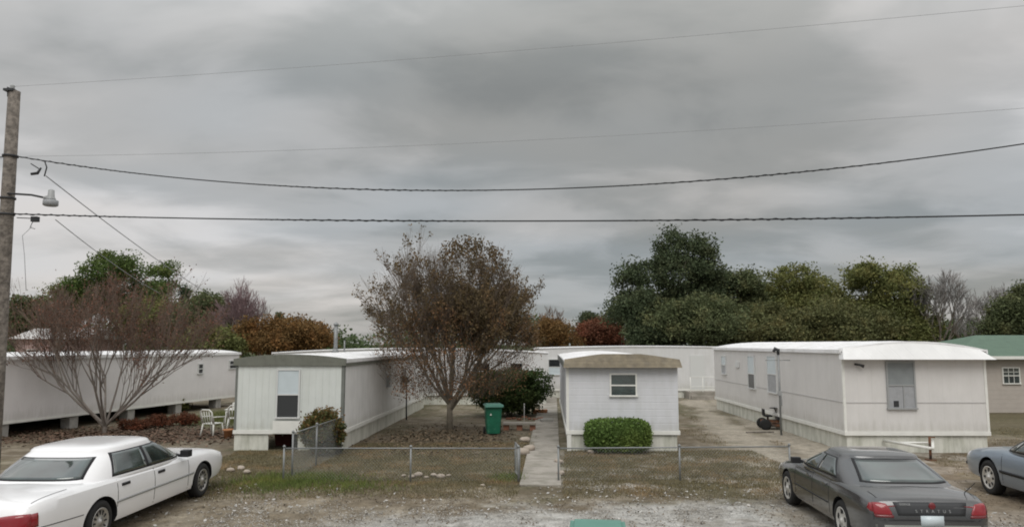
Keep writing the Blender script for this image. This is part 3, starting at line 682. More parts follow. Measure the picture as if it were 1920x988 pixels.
def twig_tree(name, base, H, spread, stems, seed, barkm, twigm, label, depth=4, stem_r=.06, fan=.9, first=.35, group=None, kids=4, leaf=None, leafm=None, leafn=0, leafsize=.06, twig_r=.006, cat='tree', zfrac=.55, uppow=1.0, leafkeep=None, trunk_h=.25, outward=1.0):
    """bare branching tree: trunk part (heavy limbs), twigs part, optional leaves part"""
    rnd = random.Random(seed); e = tree_thing(name, base, label, cat, group)
    heavy = MB(); tw = []; tips = []
    def grow(p, d, ln, r, lev):
        q1 = p + d * ln * .5 + Vector([rnd.uniform(-1, 1) * ln * .05 for _ in range(3)]); d2 = (d + Vector((0, 0, .12))).normalized(); q2 = q1 + d2 * ln * .5
        if lev <= 1: heavy.tube([p, q1, q2], [r, r * .8, r * .62], 7 if lev == 0 else 5, cap=False)
        else: tw.append((p, q1, r, r * .8)); tw.append((q1, q2, r * .8, r * .5))
        if lev >= depth: tips.append(q2); tips.append(q1); return
        n = kids + (1 if rnd.random() < .4 else 0)
        for k in range(n):
            f = rnd.uniform(.35, 1.0) if k else 1.0; s = q1.lerp(q2, (f - .35) / .65) if f > .35 else q1
            a = rnd.uniform(0, 6.283); t = d2.orthogonal().normalized(); t = Matrix.Rotation(a, 3, d2) @ t
            nd = (d2 + t * rnd.uniform(.25, .62) * outward + Vector((0, 0, .18 * uppow))).normalized()
            grow(s, nd, ln * rnd.uniform(.52, .78), max(twig_r * .6, r * rnd.uniform(.42, .58)), lev + 1)
    heavy.tube([(0, 0, -.15), (0, 0, H * trunk_h * .5), (0, 0, H * trunk_h)], [stem_r * 2.3, stem_r * 1.9, stem_r * 1.7], 10) if trunk_h > .02 else None
    for k in range(stems):
        a = 2 * math.pi * (k + rnd.uniform(-.3, .3)) / stems; el = rnd.uniform(.15, 1.0) ** .7 * fan
        d = Vector((math.cos(a) * el * spread / H * 1.25, math.sin(a) * el * spread / H * 1.25, 1)).normalized()
        st = Vector((math.cos(a) * .05, math.sin(a) * .05, H * trunk_h * rnd.uniform(.6, .97) if trunk_h > .02 else -.05))
        grow(st, d, H * (1 - trunk_h) * first * rnd.uniform(.85, 1.15) * (1.15 if trunk_h < .02 else 1), stem_r * rnd.uniform(.75, 1.2), 0)
    heavy.build('trunk', barkm, e)
    V = []
    for p, q, r0, r1 in tw:
        t = (q - p).normalized(); u = t.orthogonal().normalized(); w = t.cross(u); r0 = max(r0, twig_r); r1 = max(r1, twig_r * .7)
        c = [u, u * -.5 + w * .87, u * -.5 - w * .87]
        for i in range(3):
            a, b = c[i], c[(i + 1) % 3]; V += [tuple(p + a * r0), tuple(p + b * r0), tuple(q + b * r1), tuple(q + a * r1)]
    fast_mesh('twigs', np.array(V), 4, twigm, e)
    if leafn:
        T = np.array([tuple(t) for t in tips])
        if leafkeep is not None: T = T[leafkeep(T)]
        Pn = (T[:, None, :] + np.random.default_rng(seed).normal(size=(len(T), leafn, 3)) * leaf).reshape(-1, 3)
        fast_mesh('crown', leaves(Pn, leafsize), 4, leafm, e)
    return e, tips

# middle tree, half leafless
tb = G(843, 806)
random.seed(3)
def keepR(T): r_ = np.random.default_rng(2).random(len(T)); return (T[:, 2] > 3.2) & (r_ < np.where(T[:, 0] > .3, .85, .24))
eT, tips = twig_tree('maple_tree', tb, 7.3, 5.9, 13, 21, 'pale_bark', 'twig_brown', 'tall half-bare tree with clumps of brown leaves in the middle yard', depth=4, stem_r=.074, fan=1.0, first=.42, kids=4, leaf=.085, leafm='leaf_mix', leafn=9, leafsize=.055, twig_r=.007, trunk_h=.18, leafkeep=keepR, uppow=.9)
eT.scale = (.76, .76, .87)
r0_ = np.random.default_rng(8)
def ovoid(n, z0, z1, wid, pw=1.0):
    z = z0 + (z1 - z0) * r0_.random(n) ** pw; k = (z - 3.3) / np.where(z > 3.3, 4.6, 2.3); rr = wid * np.sqrt(np.clip(1 - k * k, .02, 1)) * r0_.random(n) ** .45; a = r0_.uniform(0, 6.283, n)
    return np.stack([rr * np.cos(a) + .15, rr * np.sin(a), z], 1)
C0 = ovoid(430, 1.5, 5.2, 3.9); T0 = (C0[:, None, :] + np.clip(r0_.normal(size=(len(C0), 34, 3)), -1.6, 1.6) * .26).reshape(-1, 3)
fast_mesh('withered_leaves', leaves(T0, .042), 4, 'leaf_brown', eT)
C0 = ovoid(430, 3.6, 7.9, 4.0); C0[:, 0] += .22 * (C0[:, 2] - 4.5); C0 = C0[(C0[:, 0] > -.2) | (r0_.random(len(C0)) < .22)]; T0 = (C0[:, None, :] + np.clip(r0_.normal(size=(len(C0), 24, 3)), -1.5, 1.5) * np.array([.10, .10, .20])).reshape(-1, 3)
fast_mesh('leaf_clusters', leaves(T0, .06), 4, 'leaf_mix', eT)
# fine upright shoots filling the crown
B0_ = ovoid(6500, 1.25, 7.0, 3.9); d0 = np.stack([B0_[:, 0] * .22, B0_[:, 1] * .22, np.full(len(B0_), 1.0)], 1) + r0_.normal(size=B0_.shape) * .22; d0 /= np.linalg.norm(d0, axis=1)[:, None]
E0 = B0_ + d0 * r0_.uniform(.35, .95, len(B0_))[:, None]; w0 = np.cross(d0, r0_.normal(size=d0.shape)); w0 /= np.linalg.norm(w0, axis=1)[:, None]; w0 *= .0065
fast_mesh('shoots', np.stack([B0_ - w0, B0_ + w0, E0 + w0 * .4, E0 - w0 * .4], 1).reshape(-1, 3), 4, 'twig_brown', eT)
# crape myrtle, left
tl = G(196, 812)
twig_tree('crape_myrtle', tl, 5.9, 7.4, 11, 5, 'grey_bark', 'twig_red', 'bare vase-shaped tree with reddish twigs behind the white car', depth=4, stem_r=.046, fan=1.0, first=.42, kids=4, leaf=.10, leafm='leaf_red', leafn=1, leafsize=.04, twig_r=.006, trunk_h=.06)[0].scale = (.84, .84, 1.0)

T_ = round_tree
T_('pine_tree', 235, 480, 100, 620, 62, 'leaf_pine', 'broad round-topped green pine rising behind the reddish bare tree', 330, 90, .5, .15, 9, 11, bark='pine_bark', gap=.8, px_lobes=[(215, 505, 46, 24), (270, 520, 44, 26), (170, 540, 44, 22), (298, 550, 24, 24), (225, 560, 60, 26), (125, 548, 22, 16), (290, 600, 40, 34)])
T_('pine_tree', 140, 520, 60, 620, 66, 'leaf_mid', 'smaller olive-green tree at the left shoulder of the round-topped pine', 160, 80, .5, .16, 6, 12)
T_('oak_tree', 50, 553, 80, 650, 60, 'leaf_oak', 'low dark green tree just right of the utility pole', 180, 80, .5, .16, 6, 13)
T_('oak_tree', 300, 560, 70, 655, 58, 'leaf_mid', 'green tree between the round-topped pine and the conifers', 180, 80, .5, .16, 6, 14)
T_('oak_tree', 392, 552, 68, 660, 55, 'leaf_oak', 'dark green tree below the bare purple tree', 300, 90, .5, .15, 7, 15, px_lobes=[(375, 572, 34, 22), (400, 590, 44, 34), (430, 610, 40, 34), (350, 600, 40, 40), (395, 630, 60, 36)])
T_('cedar_tree', 343, 534, 26, 650, 60, 'leaf_dark', 'narrow dark conifer left of the bare purple tree', 90, 90, .3, .14, 6, 16, shape='cone')
T_('cedar_tree', 525, 580, 12, 640, 70, 'leaf_dark', 'tiny pointed conifer poking above the orange tree', 40, 80, .2, .13, 5, 17, shape='cone')
T_('maple_tree', 535, 597, 82, 665, 50, 'leaf_orange', 'rounded orange-brown tree behind the crosswise white roof', 260, 90, .42, .13, 8, 18, gap=0)
T_('oak_tree', 400, 615, 60, 670, 48, 'leaf_mid', 'low olive green tree above the long grey home', 150, 90, .45, .14, 6, 19)
T_('maple_tree', 1128, 597, 45, 655, 60, 'leaf_rust', 'rusty red tree left of the tall live oak', 150, 80, .4, .13, 6, 22, gap=0)
T_('oak_tree', 1108, 580, 26, 640, 66, 'leaf_dark', 'small dark tree above the rusty red tree', 70, 80, .35, .14, 5, 23)
T_('maple_tree', 1035, 600, 52, 660, 56, 'leaf_orange', 'orange-brown tree right of the half-bare middle tree', 120, 60, .45, .12, 6, 24, gap=1)
T_('live_oak', 1255, 428, 80, 620, 52, 'leaf_dark', 'tallest dark green live oak above the back mobile home', 420, 100, .5, .15, 11, 25, gap=.7, px_lobes=[(1258, 462, 34, 30), (1300, 480, 34, 34), (1270, 515, 52, 38), (1215, 505, 34, 28), (1175, 530, 26, 24), (1320, 535, 34, 34), (1195, 575, 44, 30), (1265, 590, 62, 40), (1330, 590, 34, 40), (1165, 590, 22, 20)])
T_('live_oak', 1205, 540, 65, 650, 50, 'leaf_dark', 'dark lower tree at the left foot of the tallest oak', 220, 90, .5, .14, 7, 26)
T_('oak_tree', 1300, 560, 90, 655, 49, 'leaf_oak', 'dense dark tree right below the tallest oak', 300, 90, .5, .14, 8, 27, gap=0)
T_('oak_tree', 1400, 512, 70, 655, 56, 'leaf_oak', 'green tree just right of the tallest oak', 330, 90, .5, .15, 9, 28, gap=.8, px_lobes=[(1352, 520, 18, 18), (1388, 528, 24, 20), (1412, 538, 30, 24), (1400, 560, 44, 30), (1365, 570, 36, 38), (1425, 595, 44, 40), (1385, 615, 60, 40)])
T_('oak_tree', 1505, 508, 70, 655, 58, 'leaf_mid', 'rounded olive-green tree in the middle of the right tree row', 340, 90, .5, .15, 9, 29, gap=.9, px_lobes=[(1505, 524, 40, 22), (1465, 532, 28, 20), (1545, 535, 26, 20), (1475, 555, 40, 28), (1530, 560, 36, 30), (1500, 595, 66, 44)])
T_('oak_tree', 1445, 580, 80, 660, 50, 'leaf_oliveoak', 'low yellowish olive tree in front of the right tree row', 240, 90, .5, .14, 8, 30, gap=.8, px_lobes=[(1400, 605, 30, 22), (1450, 592, 34, 22), (1490, 610, 34, 26), (1430, 630, 70, 30)])
T_('oak_tree', 1640, 496, 88, 655, 54, 'leaf_mid', 'large uneven green tree at the right end of the tree row', 430, 95, .5, .15, 10, 31, gap=.8, px_lobes=[(1600, 512, 30, 16), (1640, 525, 44, 26), (1585, 545, 22, 18), (1665, 560, 48, 36), (1690, 510, 22, 10), (1705, 545, 22, 24), (1630, 600, 70, 44), (1715, 600, 34, 34)])
T_('oak_tree', 1575, 575, 70, 655, 50, 'leaf_oliveoak', 'bushy olive tree behind the ridge of the sloped white cap', 250, 90, .5, .14, 8, 32, gap=.8, px_lobes=[(1545, 590, 28, 22), (1590, 600, 40, 30), (1640, 610, 34, 26), (1570, 632, 80, 28)])
T_('oak_tree', 1700, 590, 45, 655, 53, 'leaf_mid', 'leaning green tree beside the bare grey tree', 200, 80, .5, .14, 7, 33)
T_('oak_tree', 1800, 600, 70, 655, 75, 'leaf_far', 'low distant green tree above the green roof edge', 160, 70, .5, .2, 6, 34)
T_('oak_tree', 1900, 538, 60, 650, 50, 'leaf_oak', 'dark green tree above the green-roofed house', 300, 90, .45, .14, 8, 35, px_lobes=[(1912, 560, 24, 22), (1885, 585, 26, 26), (1860, 615, 26, 28), (1920, 600, 50, 40)])
T_('oak_tree', 1345, 505, 34, 640, 57, 'leaf_dark', 'narrow ragged dark tree against the right side of the tallest oak', 130, 80, .4, .14, 6, 36)
def bare(px, topy, halfw, Y, seed, tw, label, stems=6, depth=4):
    t = P(px, topy, Y); H = t.z; twig_tree('bare_tree', (t.x, Y, 0), H, halfw / F * Y * 2.1, stems, seed, 'bark', tw, label, depth=depth, stem_r=.09, fan=.8, first=.36, kids=4, twig_r=.012, trunk_h=.38, group='bare winter trees')
bare(455, 508, 55, 52, 41, 'twig_purple', 'bare purplish tree above the orange tree')
bare(492, 548, 28, 56, 42, 'twig_grey', 'thin bare grey tree right of the purplish one', 5, 3)
bare(1752, 482, 62, 52, 43, 'twig_grey', 'bare grey tree at the right end of the green row')
bare(1862, 520, 45, 60, 44, 'twig_grey', 'bare grey tree above the green-roofed house')
bare(1040, 560, 32, 58, 45, 'twig_red', 'bare reddish tree right of the half-bare middle tree', 5, 4)
bare(120, 520, 50, 50, 46, 'twig_red', 'bare reddish tree between the utility pole and the pine')
bare(1812, 560, 40, 62, 47, 'twig_grey', 'thin leaning bare tree between the two grey ones', 5, 3)
# far wood closing the horizon
def far_wood():
    r_ = np.random.default_rng(99); C = []
    for k in range(1900):
        x = r_.uniform(-330, 330); y = r_.uniform(105, 150); top = 5.6 + .9 * math.sin(x * .09) + .8 * math.sin(x * .31 + 1) + r_.uniform(-.8, .8)
        C.append((x, y, r_.uniform(.5, top)))
    C = np.array(C); Pn = (C[:, None, :] + np.clip(r_.normal(size=(len(C), 90, 3)), -1.6, 1.6) * np.array([1.5, 1.2, .7])).reshape(-1, 3); Pn = Pn[Pn[:, 2] > .1]
    o = fast_mesh('distant_woods', leaves(Pn, .32), 4, 'leaf_far'); tag(o, 'low distant green woods along the horizon', 'woods', kind='stuff')
far_wood()

# bushes
def bush(name, c, rx, ry, h, leafm, n, leaf, label, seed, box=0, base=0.05, stems='bark', lob=5, second=None):
    global rng; rng = np.random.default_rng(seed); random.seed(seed)
    e = tree_thing(name, c, label, 'bush')
    if box:  # clipped: leaves on and just inside a rounded box
        u = rng.normal(size=(n, 3)); p = 4.0; nn = (np.abs(u) ** p).sum(1) ** (1 / p); u = u / nn[:, None]
        Pn = u * np.array([rx, ry, (h - base) / 2]) * rng.uniform(.88, 1.03, n)[:, None] + np.array([0, 0, (h + base) / 2])
        Pn += rng.normal(size=(n, 3)) * .022; V = leaves(Pn, leaf)
        # fill so that no light passes
        MB().lathe([(.01, base + .03), (rx * .75, base + .06), (rx * .85, h * .5), (rx * .75, h * .85), (.01, h * .9)], 20).build('inner_growth', leafm, e).scale = (1, ry / rx, 1)
    else:
        lobes = [(rx * .5 * math.cos(k * 6.283 / lob), ry * .5 * math.sin(k * 6.283 / lob), h * random.uniform(.35, .62), rx * .52, ry * .52, h * .36) for k in range(lob)] + [(0, 0, h * .5, rx * .7, ry * .7, h * .45)]
        V, C = lobes_leaves(lobes, n // 40, 40, .12 * min(1, rx), leaf, .6, zmin=.03)
    m = MB()
    for k in range(7):
        a = k * .9; m.tube([(.04 * math.cos(a), .04 * math.sin(a), -.05), (rx * .25 * math.cos(a), ry * .25 * math.sin(a), h * .4), (rx * .5 * math.cos(a), ry * .5 * math.sin(a), h * .75)], [.025, .018, .006], 5)
    m.build('stems', stems, e); fast_mesh('foliage', V, 4, leafm, e)
    if second:
        k_ = rng.choice(len(V) // 4, len(V) // 10, replace=False); Q = V.reshape(-1, 4, 3)[k_]; Q = Q + rng.normal(size=(len(Q), 1, 3)) * .05; Q[:, :, 2] += .04
        fast_mesh('new_leaves', Q.reshape(-1, 3), 4, second, e)
    return e
cH = G(1163, 852); bush('hedge', (cH.x, cH.y + .5, 0), .92, .55, P(1163, 786, cH.y + .4).z, 'leaf_hedge', 15000, .032, 'clipped round-cornered green hedge in front of the small white home', 51, box=1)
cB = G(955, 782); bush('shrub', (cB.x, cB.y + .6, 0), 1.85, 1.2, P(950, 688, cB.y + .6).z, 'leaf_bush', 34000, .05, 'big dark green shrub behind the green wheeled bin', 52, lob=7)
cC = G(604, 836); bush('shrub', (P(604, 800, 21.2).x, 21.2, 0), .58, .5, P(604, 762, 21.2).z, 'leaf_olive', 9000, .035, 'reddish-green shrub at the corner of the pale green-white home', 53, second='leaf_orange')
bush('shrub', (P(628, 800, 21.6).x + .12, 21.5, 0), .22, .3, 1.05, 'leaf_oak', 3000, .035, 'slim dark shrub against the corner beside the side fence', 54)
bush('shrub', (P(330, 745, 35).x, 35, 0), .8, .8, .8, 'leaf_mid', 3000, .06, 'low green weeds under the long grey home', 57)
sp0 = G(1625, 846); e, _ = twig_tree('sapling', sp0 + Vector((0, .25, 0)), 1.0, .8, 4, 61, 'bark', 'twig_grey', 'tiny bare sapling in front of the large white home', depth=2, stem_r=.016, twig_r=.006, trunk_h=.3, leaf=.04, leafm='leaf_olive', leafn=3, leafsize=.035)

# ground cover
def scatter(n, fx, fy, keep, size, m, name, label, cat, seed, up=False, zoff=.0, flat=True):
    r_ = np.random.default_rng(seed); x = r_.uniform(*fx, n); y = r_.uniform(*fy, n); k = keep(x, y, r_); x, y = x[k], y[k]; n = len(x); z = gheight(x, y)
    if up:   # grass blades
        a = r_.uniform(0, 6.283, n); h = size * r_.uniform(.4, 1.5, n); w = .006 + .004 * r_.random(n); ln = r_.normal(size=(n, 2)) * h[:, None] * .45
        p = np.stack([x, y, z - .01], 1); d = np.stack([np.cos(a) * w, np.sin(a) * w, 0 * a], 1); t = p + np.stack([ln[:, 0], ln[:, 1], h], 1)
        V = np.stack([p - d, p + d, t], 1).reshape(-1, 3); o = fast_mesh(name, V, 3, m)
    else:
        s = size * r_.uniform(.5, 1.5, n); a = r_.uniform(0, 6.283, n); tl = r_.normal(size=(n, 3)) * .35; tl[:, 2] = 0
        u = np.stack([np.cos(a), np.sin(a), r_.normal(size=n) * .3], 1) * s[:, None]; w = np.stack([-np.sin(a), np.cos(a), r_.normal(size=n) * .3], 1) * s[:, None] * .6
        c = np.stack([x, y, z + .006 + s * .35], 1); V = np.stack([c - u, c + w, c + u, c - w], 1).reshape(-1, 3); o = fast_mesh(name, V, 4, m)
    tag(o, label, cat, kind='stuff')
def gz(cxp, cyp, rx, ry):
    c = G(cxp, cyp); return lambda x, y: np.exp(-(((x - c.x) / rx) ** 2 + ((y - c.y) / ry) ** 2))
tuft = gz(550, 903, .95, .8); tuft2 = gz(650, 912, .8, .6); tuft3 = gz(955, 896, .3, .3); tuft4 = gz(1010, 905, .15, .3)
scatter(90000, (-7, 0.4), (14.3, 18.5), lambda x, y, r: r.random(len(x)) < np.maximum.reduce([tuft(x, y), tuft2(x, y) * .3, tuft3(x, y) * .9]), .10, 'leaf_grass', 'green_grass', 'bright green grass tufts before the fence corner', 'grass', 71, up=True)
scatter(330000, (-8, 7), (15.4, 24), lambda x, y, r: (fbm(x, y, .5, 77) * .7 + r.random(len(x)) * .5 > .52) & (y > 15.2 + r.random(len(x)) ** 2 * 2) & (np.abs(x - .62 - (y - 16.4) * .075) > .47) & ~((y > 22.3) & (((x > -8.4) & (x < -4.9)) | (x > 1.5))), .05, 'leaf_dry', 'dry_grass', 'thin dry winter grass in the front yard', 'grass', 72, up=True)
scatter(40000, (6, 20), (17, 34), lambda x, y, r: (fbm(x, y, 1.6, 78) > .5) & ~((y > 21.8) & (x > xr0) & (x < xr1 + .3)) & (np.minimum(seg_dist(x, y, DRIVE), seg_dist(x, y, DRIVE2)) > .7), .06, 'leaf_dry', 'dry_grass', 'sparse dry grass beside the worn dirt driveway', 'grass', 73, up=True)
scatter(14000, (-5.0, 1.0), (20.5, 30), lambda x, y, r: r.random(len(x)) < np.exp(-(((x + 2.3) / 2.2) ** 2 + ((y - 25) / 3.4) ** 2) ** 1.5), .04, 'litter', 'leaf_litter', 'brown fallen leaves under the half-bare middle tree', 'leaves', 74)
scatter(16000, (-19, -8), (22.5, 30), lambda x, y, r: (r.random(len(x)) < np.exp(-(((x + 13) / 4.6) ** 2 + ((y - 26) / 2.2) ** 2) ** 1.5)), .055, 'litter_red', 'leaf_litter', 'reddish fallen leaves round the bare vase-shaped tree', 'leaves', 75)
scatter(2600, (-7, 10), (11, 17), lambda x, y, r: fbm(x, y, 1.0, 179) > .42, .03, 'pebble', 'gravel', 'larger loose stones on the parking strip', 'gravel', 176)
scatter(60000, (-5.5, 9), (10, 16), lambda x, y, r: (fbm(x, y, .7, 79) > .42) & (y < 14.9 + r.normal(size=len(x)) * .5), .012, 'pebble', 'gravel', 'loose pale gravel on the parking strip', 'gravel', 76)
scatter(12000, (-7, 12), (12, 17.5), lambda x, y, r: fbm(x, y, .8, 80) > .5, .018, 'litter', 'leaf_litter', 'scattered dead leaves on the parking strip', 'leaves', 77)
scatter(26000, (-13.5, -8.6), (29, 37), lambda x, y, r: r.random(len(x)) < np.exp(-(((x + 11.3) / 2.2) ** 2 + ((y - 33) / 3.5) ** 2) ** 2), .12, 'leaf_mid', 'green_grass', 'rough green grass behind the pale green-white home', 'grass', 78, up=True)
# low red-brown shrubs by the bare tree
for k, (px, py, w_) in enumerate(((250, 806, .6), (300, 800, .7), (345, 797, .6))):
    c = G(px, py); bush('shrub', (c.x, c.y, 0), w_, .5, .38 + .05 * k, 'leaf_rust', 2600, .035, ['low rust-red ground shrub nearest the bare vase-shaped tree', 'low rust-red ground shrub, middle of three', 'low rust-red ground shrub nearest the white plastic chair'][k], 90 + k)

# ------------------------------------------------------------------ utility pole, lamp and wires
YP = 16.0; pb = P(-12, 905, YP); pt = P(27, 172, YP); pb.z = 0
pb = Vector((P(-6, 800, YP).x - .05, YP, 0)); H_ = pt.z
e = empty('utility_pole', pb, 0, 'weathered wooden utility pole at the left edge', 'utility pole', 'utility poles along the road')
dx = pt.x - pb.x
m = MB(); m.tube([(0, 0, -.3), (dx * .3, 0, H_ * .3), (dx * .7, 0, H_ * .7), (dx, 0, H_)], [.165, .155, .135, .12], 16); m.build('pole', 'pole_wood', e)
m = MB(); m.tube([(dx - .12, 0, H_ - .12), (dx - .12, 0, H_ + .08), (dx - .02, 0, H_ + .03)], [.03, .05, .03], 8); m.box(dx - .16, dx + .05, -.14, .14, H_ - .02, H_ + .03); m.build('pole_cap', 'dark_metal', e)
m = MB(); m.lathe([(.03, 0), (.055, .03), (.04, .06), (.055, .09), (.02, .13)], 12, at=(dx - .05, 0, H_ + .03)); m.build('insulator', 'grey_frame', e)
zz_ = lambda y_: P(20, y_, YP).z
for y_ in (293, 402, 372):
    m = MB(); z_ = zz_(y_); t_ = z_ / H_ * dx; m.lathe([(.158, z_ - .02), (.158, z_ + .02)], 14, at=(t_, 0, 0)); m.build('clamp_band', 'dark_metal', e)
# lamp on an arm
zl = zz_(366); hx_ = P(102, 372, YP).x - pb.x
m = MB(); m.tube([(zl / H_ * dx, -.1, zl + .02), (hx_ * .55, -.12, zl - .02), (hx_ - .05, -.12, zl - .10)], .022, 8); arm = m.build('lamp_arm', 'dark_metal', e)
m = MB(); m.lathe([(.03, .16), (.06, .14), (.07, .0), (.09, -.04), (.10, -.06)], 16, at=(hx_, -.12, zl - .06)); m.tube([(hx_ - .14, -.12, zl - .10), (hx_, -.12, zl - .06)], .05, 8); m.build('lamp_housing', 'grey_frame', arm)
m = MB(); m.lathe([(.10, 0), (.15, -.02), (.15, -.12), (.12, -.14)], 18, at=(hx_, -.12, zl - .125)); m.build('lamp_shade', 'lamp_grey', arm)
# wire hardware
m = MB(); a = P(84, 303, YP) - pb; m.tube([a, a + Vector((.02, .05, -.12)), a + Vector((-.02, .05, -.32))], .014, 6); m.tube([a + Vector((-.28, .0, -.28)), a + Vector((-.14, 0, -.26)), a + Vector((-.07, 0, -.14))], [.03, .035, .02], 6); m.tube([a + Vector((-.3, 0, -.05)), a + Vector((-.12, 0, -.16))], .012, 6); m.build('splice_clamp', 'dark_metal', e)
m = MB(); a = P(66, 410, YP) - pb; m.box(a.x - .07, a.x + .07, a.y - .05, a.y + .05, a.z - .07, a.z + .04); m.tube([a + Vector((-.4, 0, 0.02)), a], .01, 6); m.tube([a + Vector((-.05, 0, -.07)), a + Vector((-.1, 0, -.2)), a + Vector((0, .02, -.22))], .008, 5); m.build('splice_box', 'dark_metal', e)
# drooping loose wire beside the pole
m = MB(); m.tube([P(60, 425, YP) - pb, P(42, 442, YP) - pb, P(46, 480, YP) - pb, P(49, 545, YP) - pb], .006, 5); m.build('loose_wire', 'thin_wire', e)
YQ2 = 10.9; XQ2 = 15.0
# second pole out of the picture at the right, where the wires end
lp = Vector((XQ2, YQ2, 0))
def wire(pix, rad, m, name, label, group='overhead wires along the road', twist=False, left=None, lash=0):
    # pixels (x,y); distance runs linearly between the poles
    pts = []
    for px, py in pix:
        # distance as a function of x: Y = 16 - .197*(X+10.8)
        k = ray(px, py); kx = k.x / k.y; Yv = (16 - .197 * 10.8) / (1 + .197 * kx); pts.append(P(px, py, Yv))
    X = np.array([p.x for p in pts]); Z = np.array([p.z for p in pts]); Yv = np.array([p.y for p in pts])
    cz = np.polyfit(X, Z, 2); xs = np.linspace(X[0], XQ2, 70); ys = 16 - .197 * (xs + 10.8); zs = np.polyval(cz, xs)
    P_ = [Vector((a, b, c)) for a, b, c in zip(xs, ys, zs)]
    if left: P_ = [Vector((-34, 20.6, zs[0] + .5)), Vector((-22, 18.2, zs[0] - .25))] + P_
    mb = MB(); mb.tube(P_, rad, 6)
    if twist:
        r_ = rad * .75; Q = []
        for i in range(len(P_) * 10 - 9):
            f = i / 10; k = min(int(f), len(P_) - 2); p = P_[k].lerp(P_[k + 1], f - k); a = i * .9 + 2 * math.sin(i * .071)
            Q.append(p + Vector((0, math.cos(a) * rad * (.9 + .5 * math.sin(i * .033)), math.sin(a) * rad * (.9 + .5 * math.sin(i * .033)))))
        mb.tube(Q, r_ * .8, 4)
    o = mb.build(name, m); tag(o, label, 'wire', group); return P_
wire([(20, 163), (500, 131), (1000, 94), (1500, 49), (1920, 12)], .0032, 'thin_wire', 'overhead_wire', 'topmost thin grey overhead wire from the pole top')
wire([(60, 293), (500, 284), (1000, 262), (1500, 234), (1920, 203)], .0032, 'thin_wire', 'overhead_wire', 'second thin grey overhead wire below the topmost one', left=True)
wire([(28, 296), (300, 325), (615, 351), (880, 360), (1200, 349), (1450, 329), (1700, 300), (1920, 268)], .011, 'cable', 'overhead_wire', 'thick sagging black overhead cable above the lower straight cable', twist=True, left=True)
wire([(5, 402), (300, 406), (615, 411), (900, 417), (1200, 416), (1450, 410), (1920, 402)], .013, 'cable', 'overhead_wire', 'lowest thick black overhead cable, nearly straight across', twist=True, left=True)
e2 = empty('utility_pole', lp, 0, 'second wooden utility pole holding the far wire ends', 'utility pole', 'utility poles along the road')
m = MB(); m.tube([(0, 0, -.3), (0, 0, 9.0)], [.16, .12], 14); m.build('pole', 'pole_wood', e2)
def drop(p0, p1, sag, rad, label):
    pts = [p0.lerp(p1, k / 24) - Vector((0, 0, sag * 4 * (k / 24) * (1 - k / 24))) for k in range(25)]
    o = MB().tube(pts, rad, 5).build('service_wire', 'thin_wire'); tag(o, label, 'wire', 'service drop wires')
drop(P(86, 330, YP), P(400, 556, 34), .12, .012, 'longer slanting service wire dropping behind the trees')
drop(P(104, 412, YP), P(300, 550, 30), .10, .010, 'shorter slanting service wire dropping towards the pine')
drop(P(1700, 700, 60) + Vector((0, 0, 3)), P(1990, 478, 30), .5, .012, 'thin slanting wire over the green-roofed house')

# ------------------------------------------------------------------ wheeled bins
def bin_(loc, rz, label, s=1.0):
    e = empty('wheeled_bin', loc, rz, label, 'bin', 'green wheeled bins'); e.scale = (s, s, s)
    m = MB(); prof = []
    for z_, wx_, wy in ((.06, .22, .23), (.3, .245, .26), (.9, .28, .32), (.97, .29, .335), (.975, .31, .355), (1.0, .31, .355)):
        prof.append([(sx_ * wx_, sy * wy, z_) for sx_, sy in ((-1, -.85), (-.85, -1), (.85, -1), (1, -.85), (1, .85), (.85, 1), (-.85, 1), (-1, .85))])
    vs = [v for p_ in prof for v in p_]; fs = [tuple(range(8))[::-1], tuple(range(40, 48))]
    for i in range(5):
        for k in range(8): fs.append((i * 8 + k, i * 8 + (k + 1) % 8, (i + 1) * 8 + (k + 1) % 8, (i + 1) * 8 + k))
    m.add(vs, fs); b = m.build('body', 'green_plastic', e, bevel=.012)
    m = MB(); m.box(-.32, .32, -.40, .34, 1.003, 1.03); m.box(-.27, .27, -.33, .28, 1.03, 1.06); m.box(-.32, .32, -.415, -.40, .96, 1.03); m.build('lid', 'green_lid', e, bevel=.02)
    m = MB(); m.tube([(-.26, .37, .97), (-.26, .44, .99), (.26, .44, .99), (.26, .37, .97)], .016, 8); m.build('handle', 'green_plastic', e)
    for sx_ in (-1, 1):
        m = MB(); x_ = sx_ * .27; m.lathe([(.04, -.03), (.11, -.03), (.125, -.015), (.125, .015), (.11, .03), (.04, .03)], 20, 'x', (x_, .27, .125)); m.build('wheel', 'rubber', e)
    m = MB(); m.tube([(-.27, .27, .125), (.27, .27, .125)], .012, 6); m.build('axle', 'dark_metal', e)
    m = MB(); v = [(-.14, -.334, .76), (-.10, -.334, .69), (-.18, -.334, .69)]; v = [(a * .8, b - .004, c) for a, b, c in v]; m.add(v + [(a, b + .02, c) for a, b, c in v], [(0, 1, 2), (5, 4, 3), (0, 3, 4, 1), (1, 4, 5, 2), (2, 5, 3, 0)])
    m.build('sticker', 'white_trim', e)
    return e
bz = G(924, 816); bin_((bz.x, bz.y + .2, 0), R(8), 'green wheeled bin standing under the dark shrub')
bb = P(1118, 972, 8.9); bin_((bb.x, 8.75, 0.0), R(-6), 'green wheeled bin nearest the camera, only its lid in view', 1.0)
MB_ = MB()

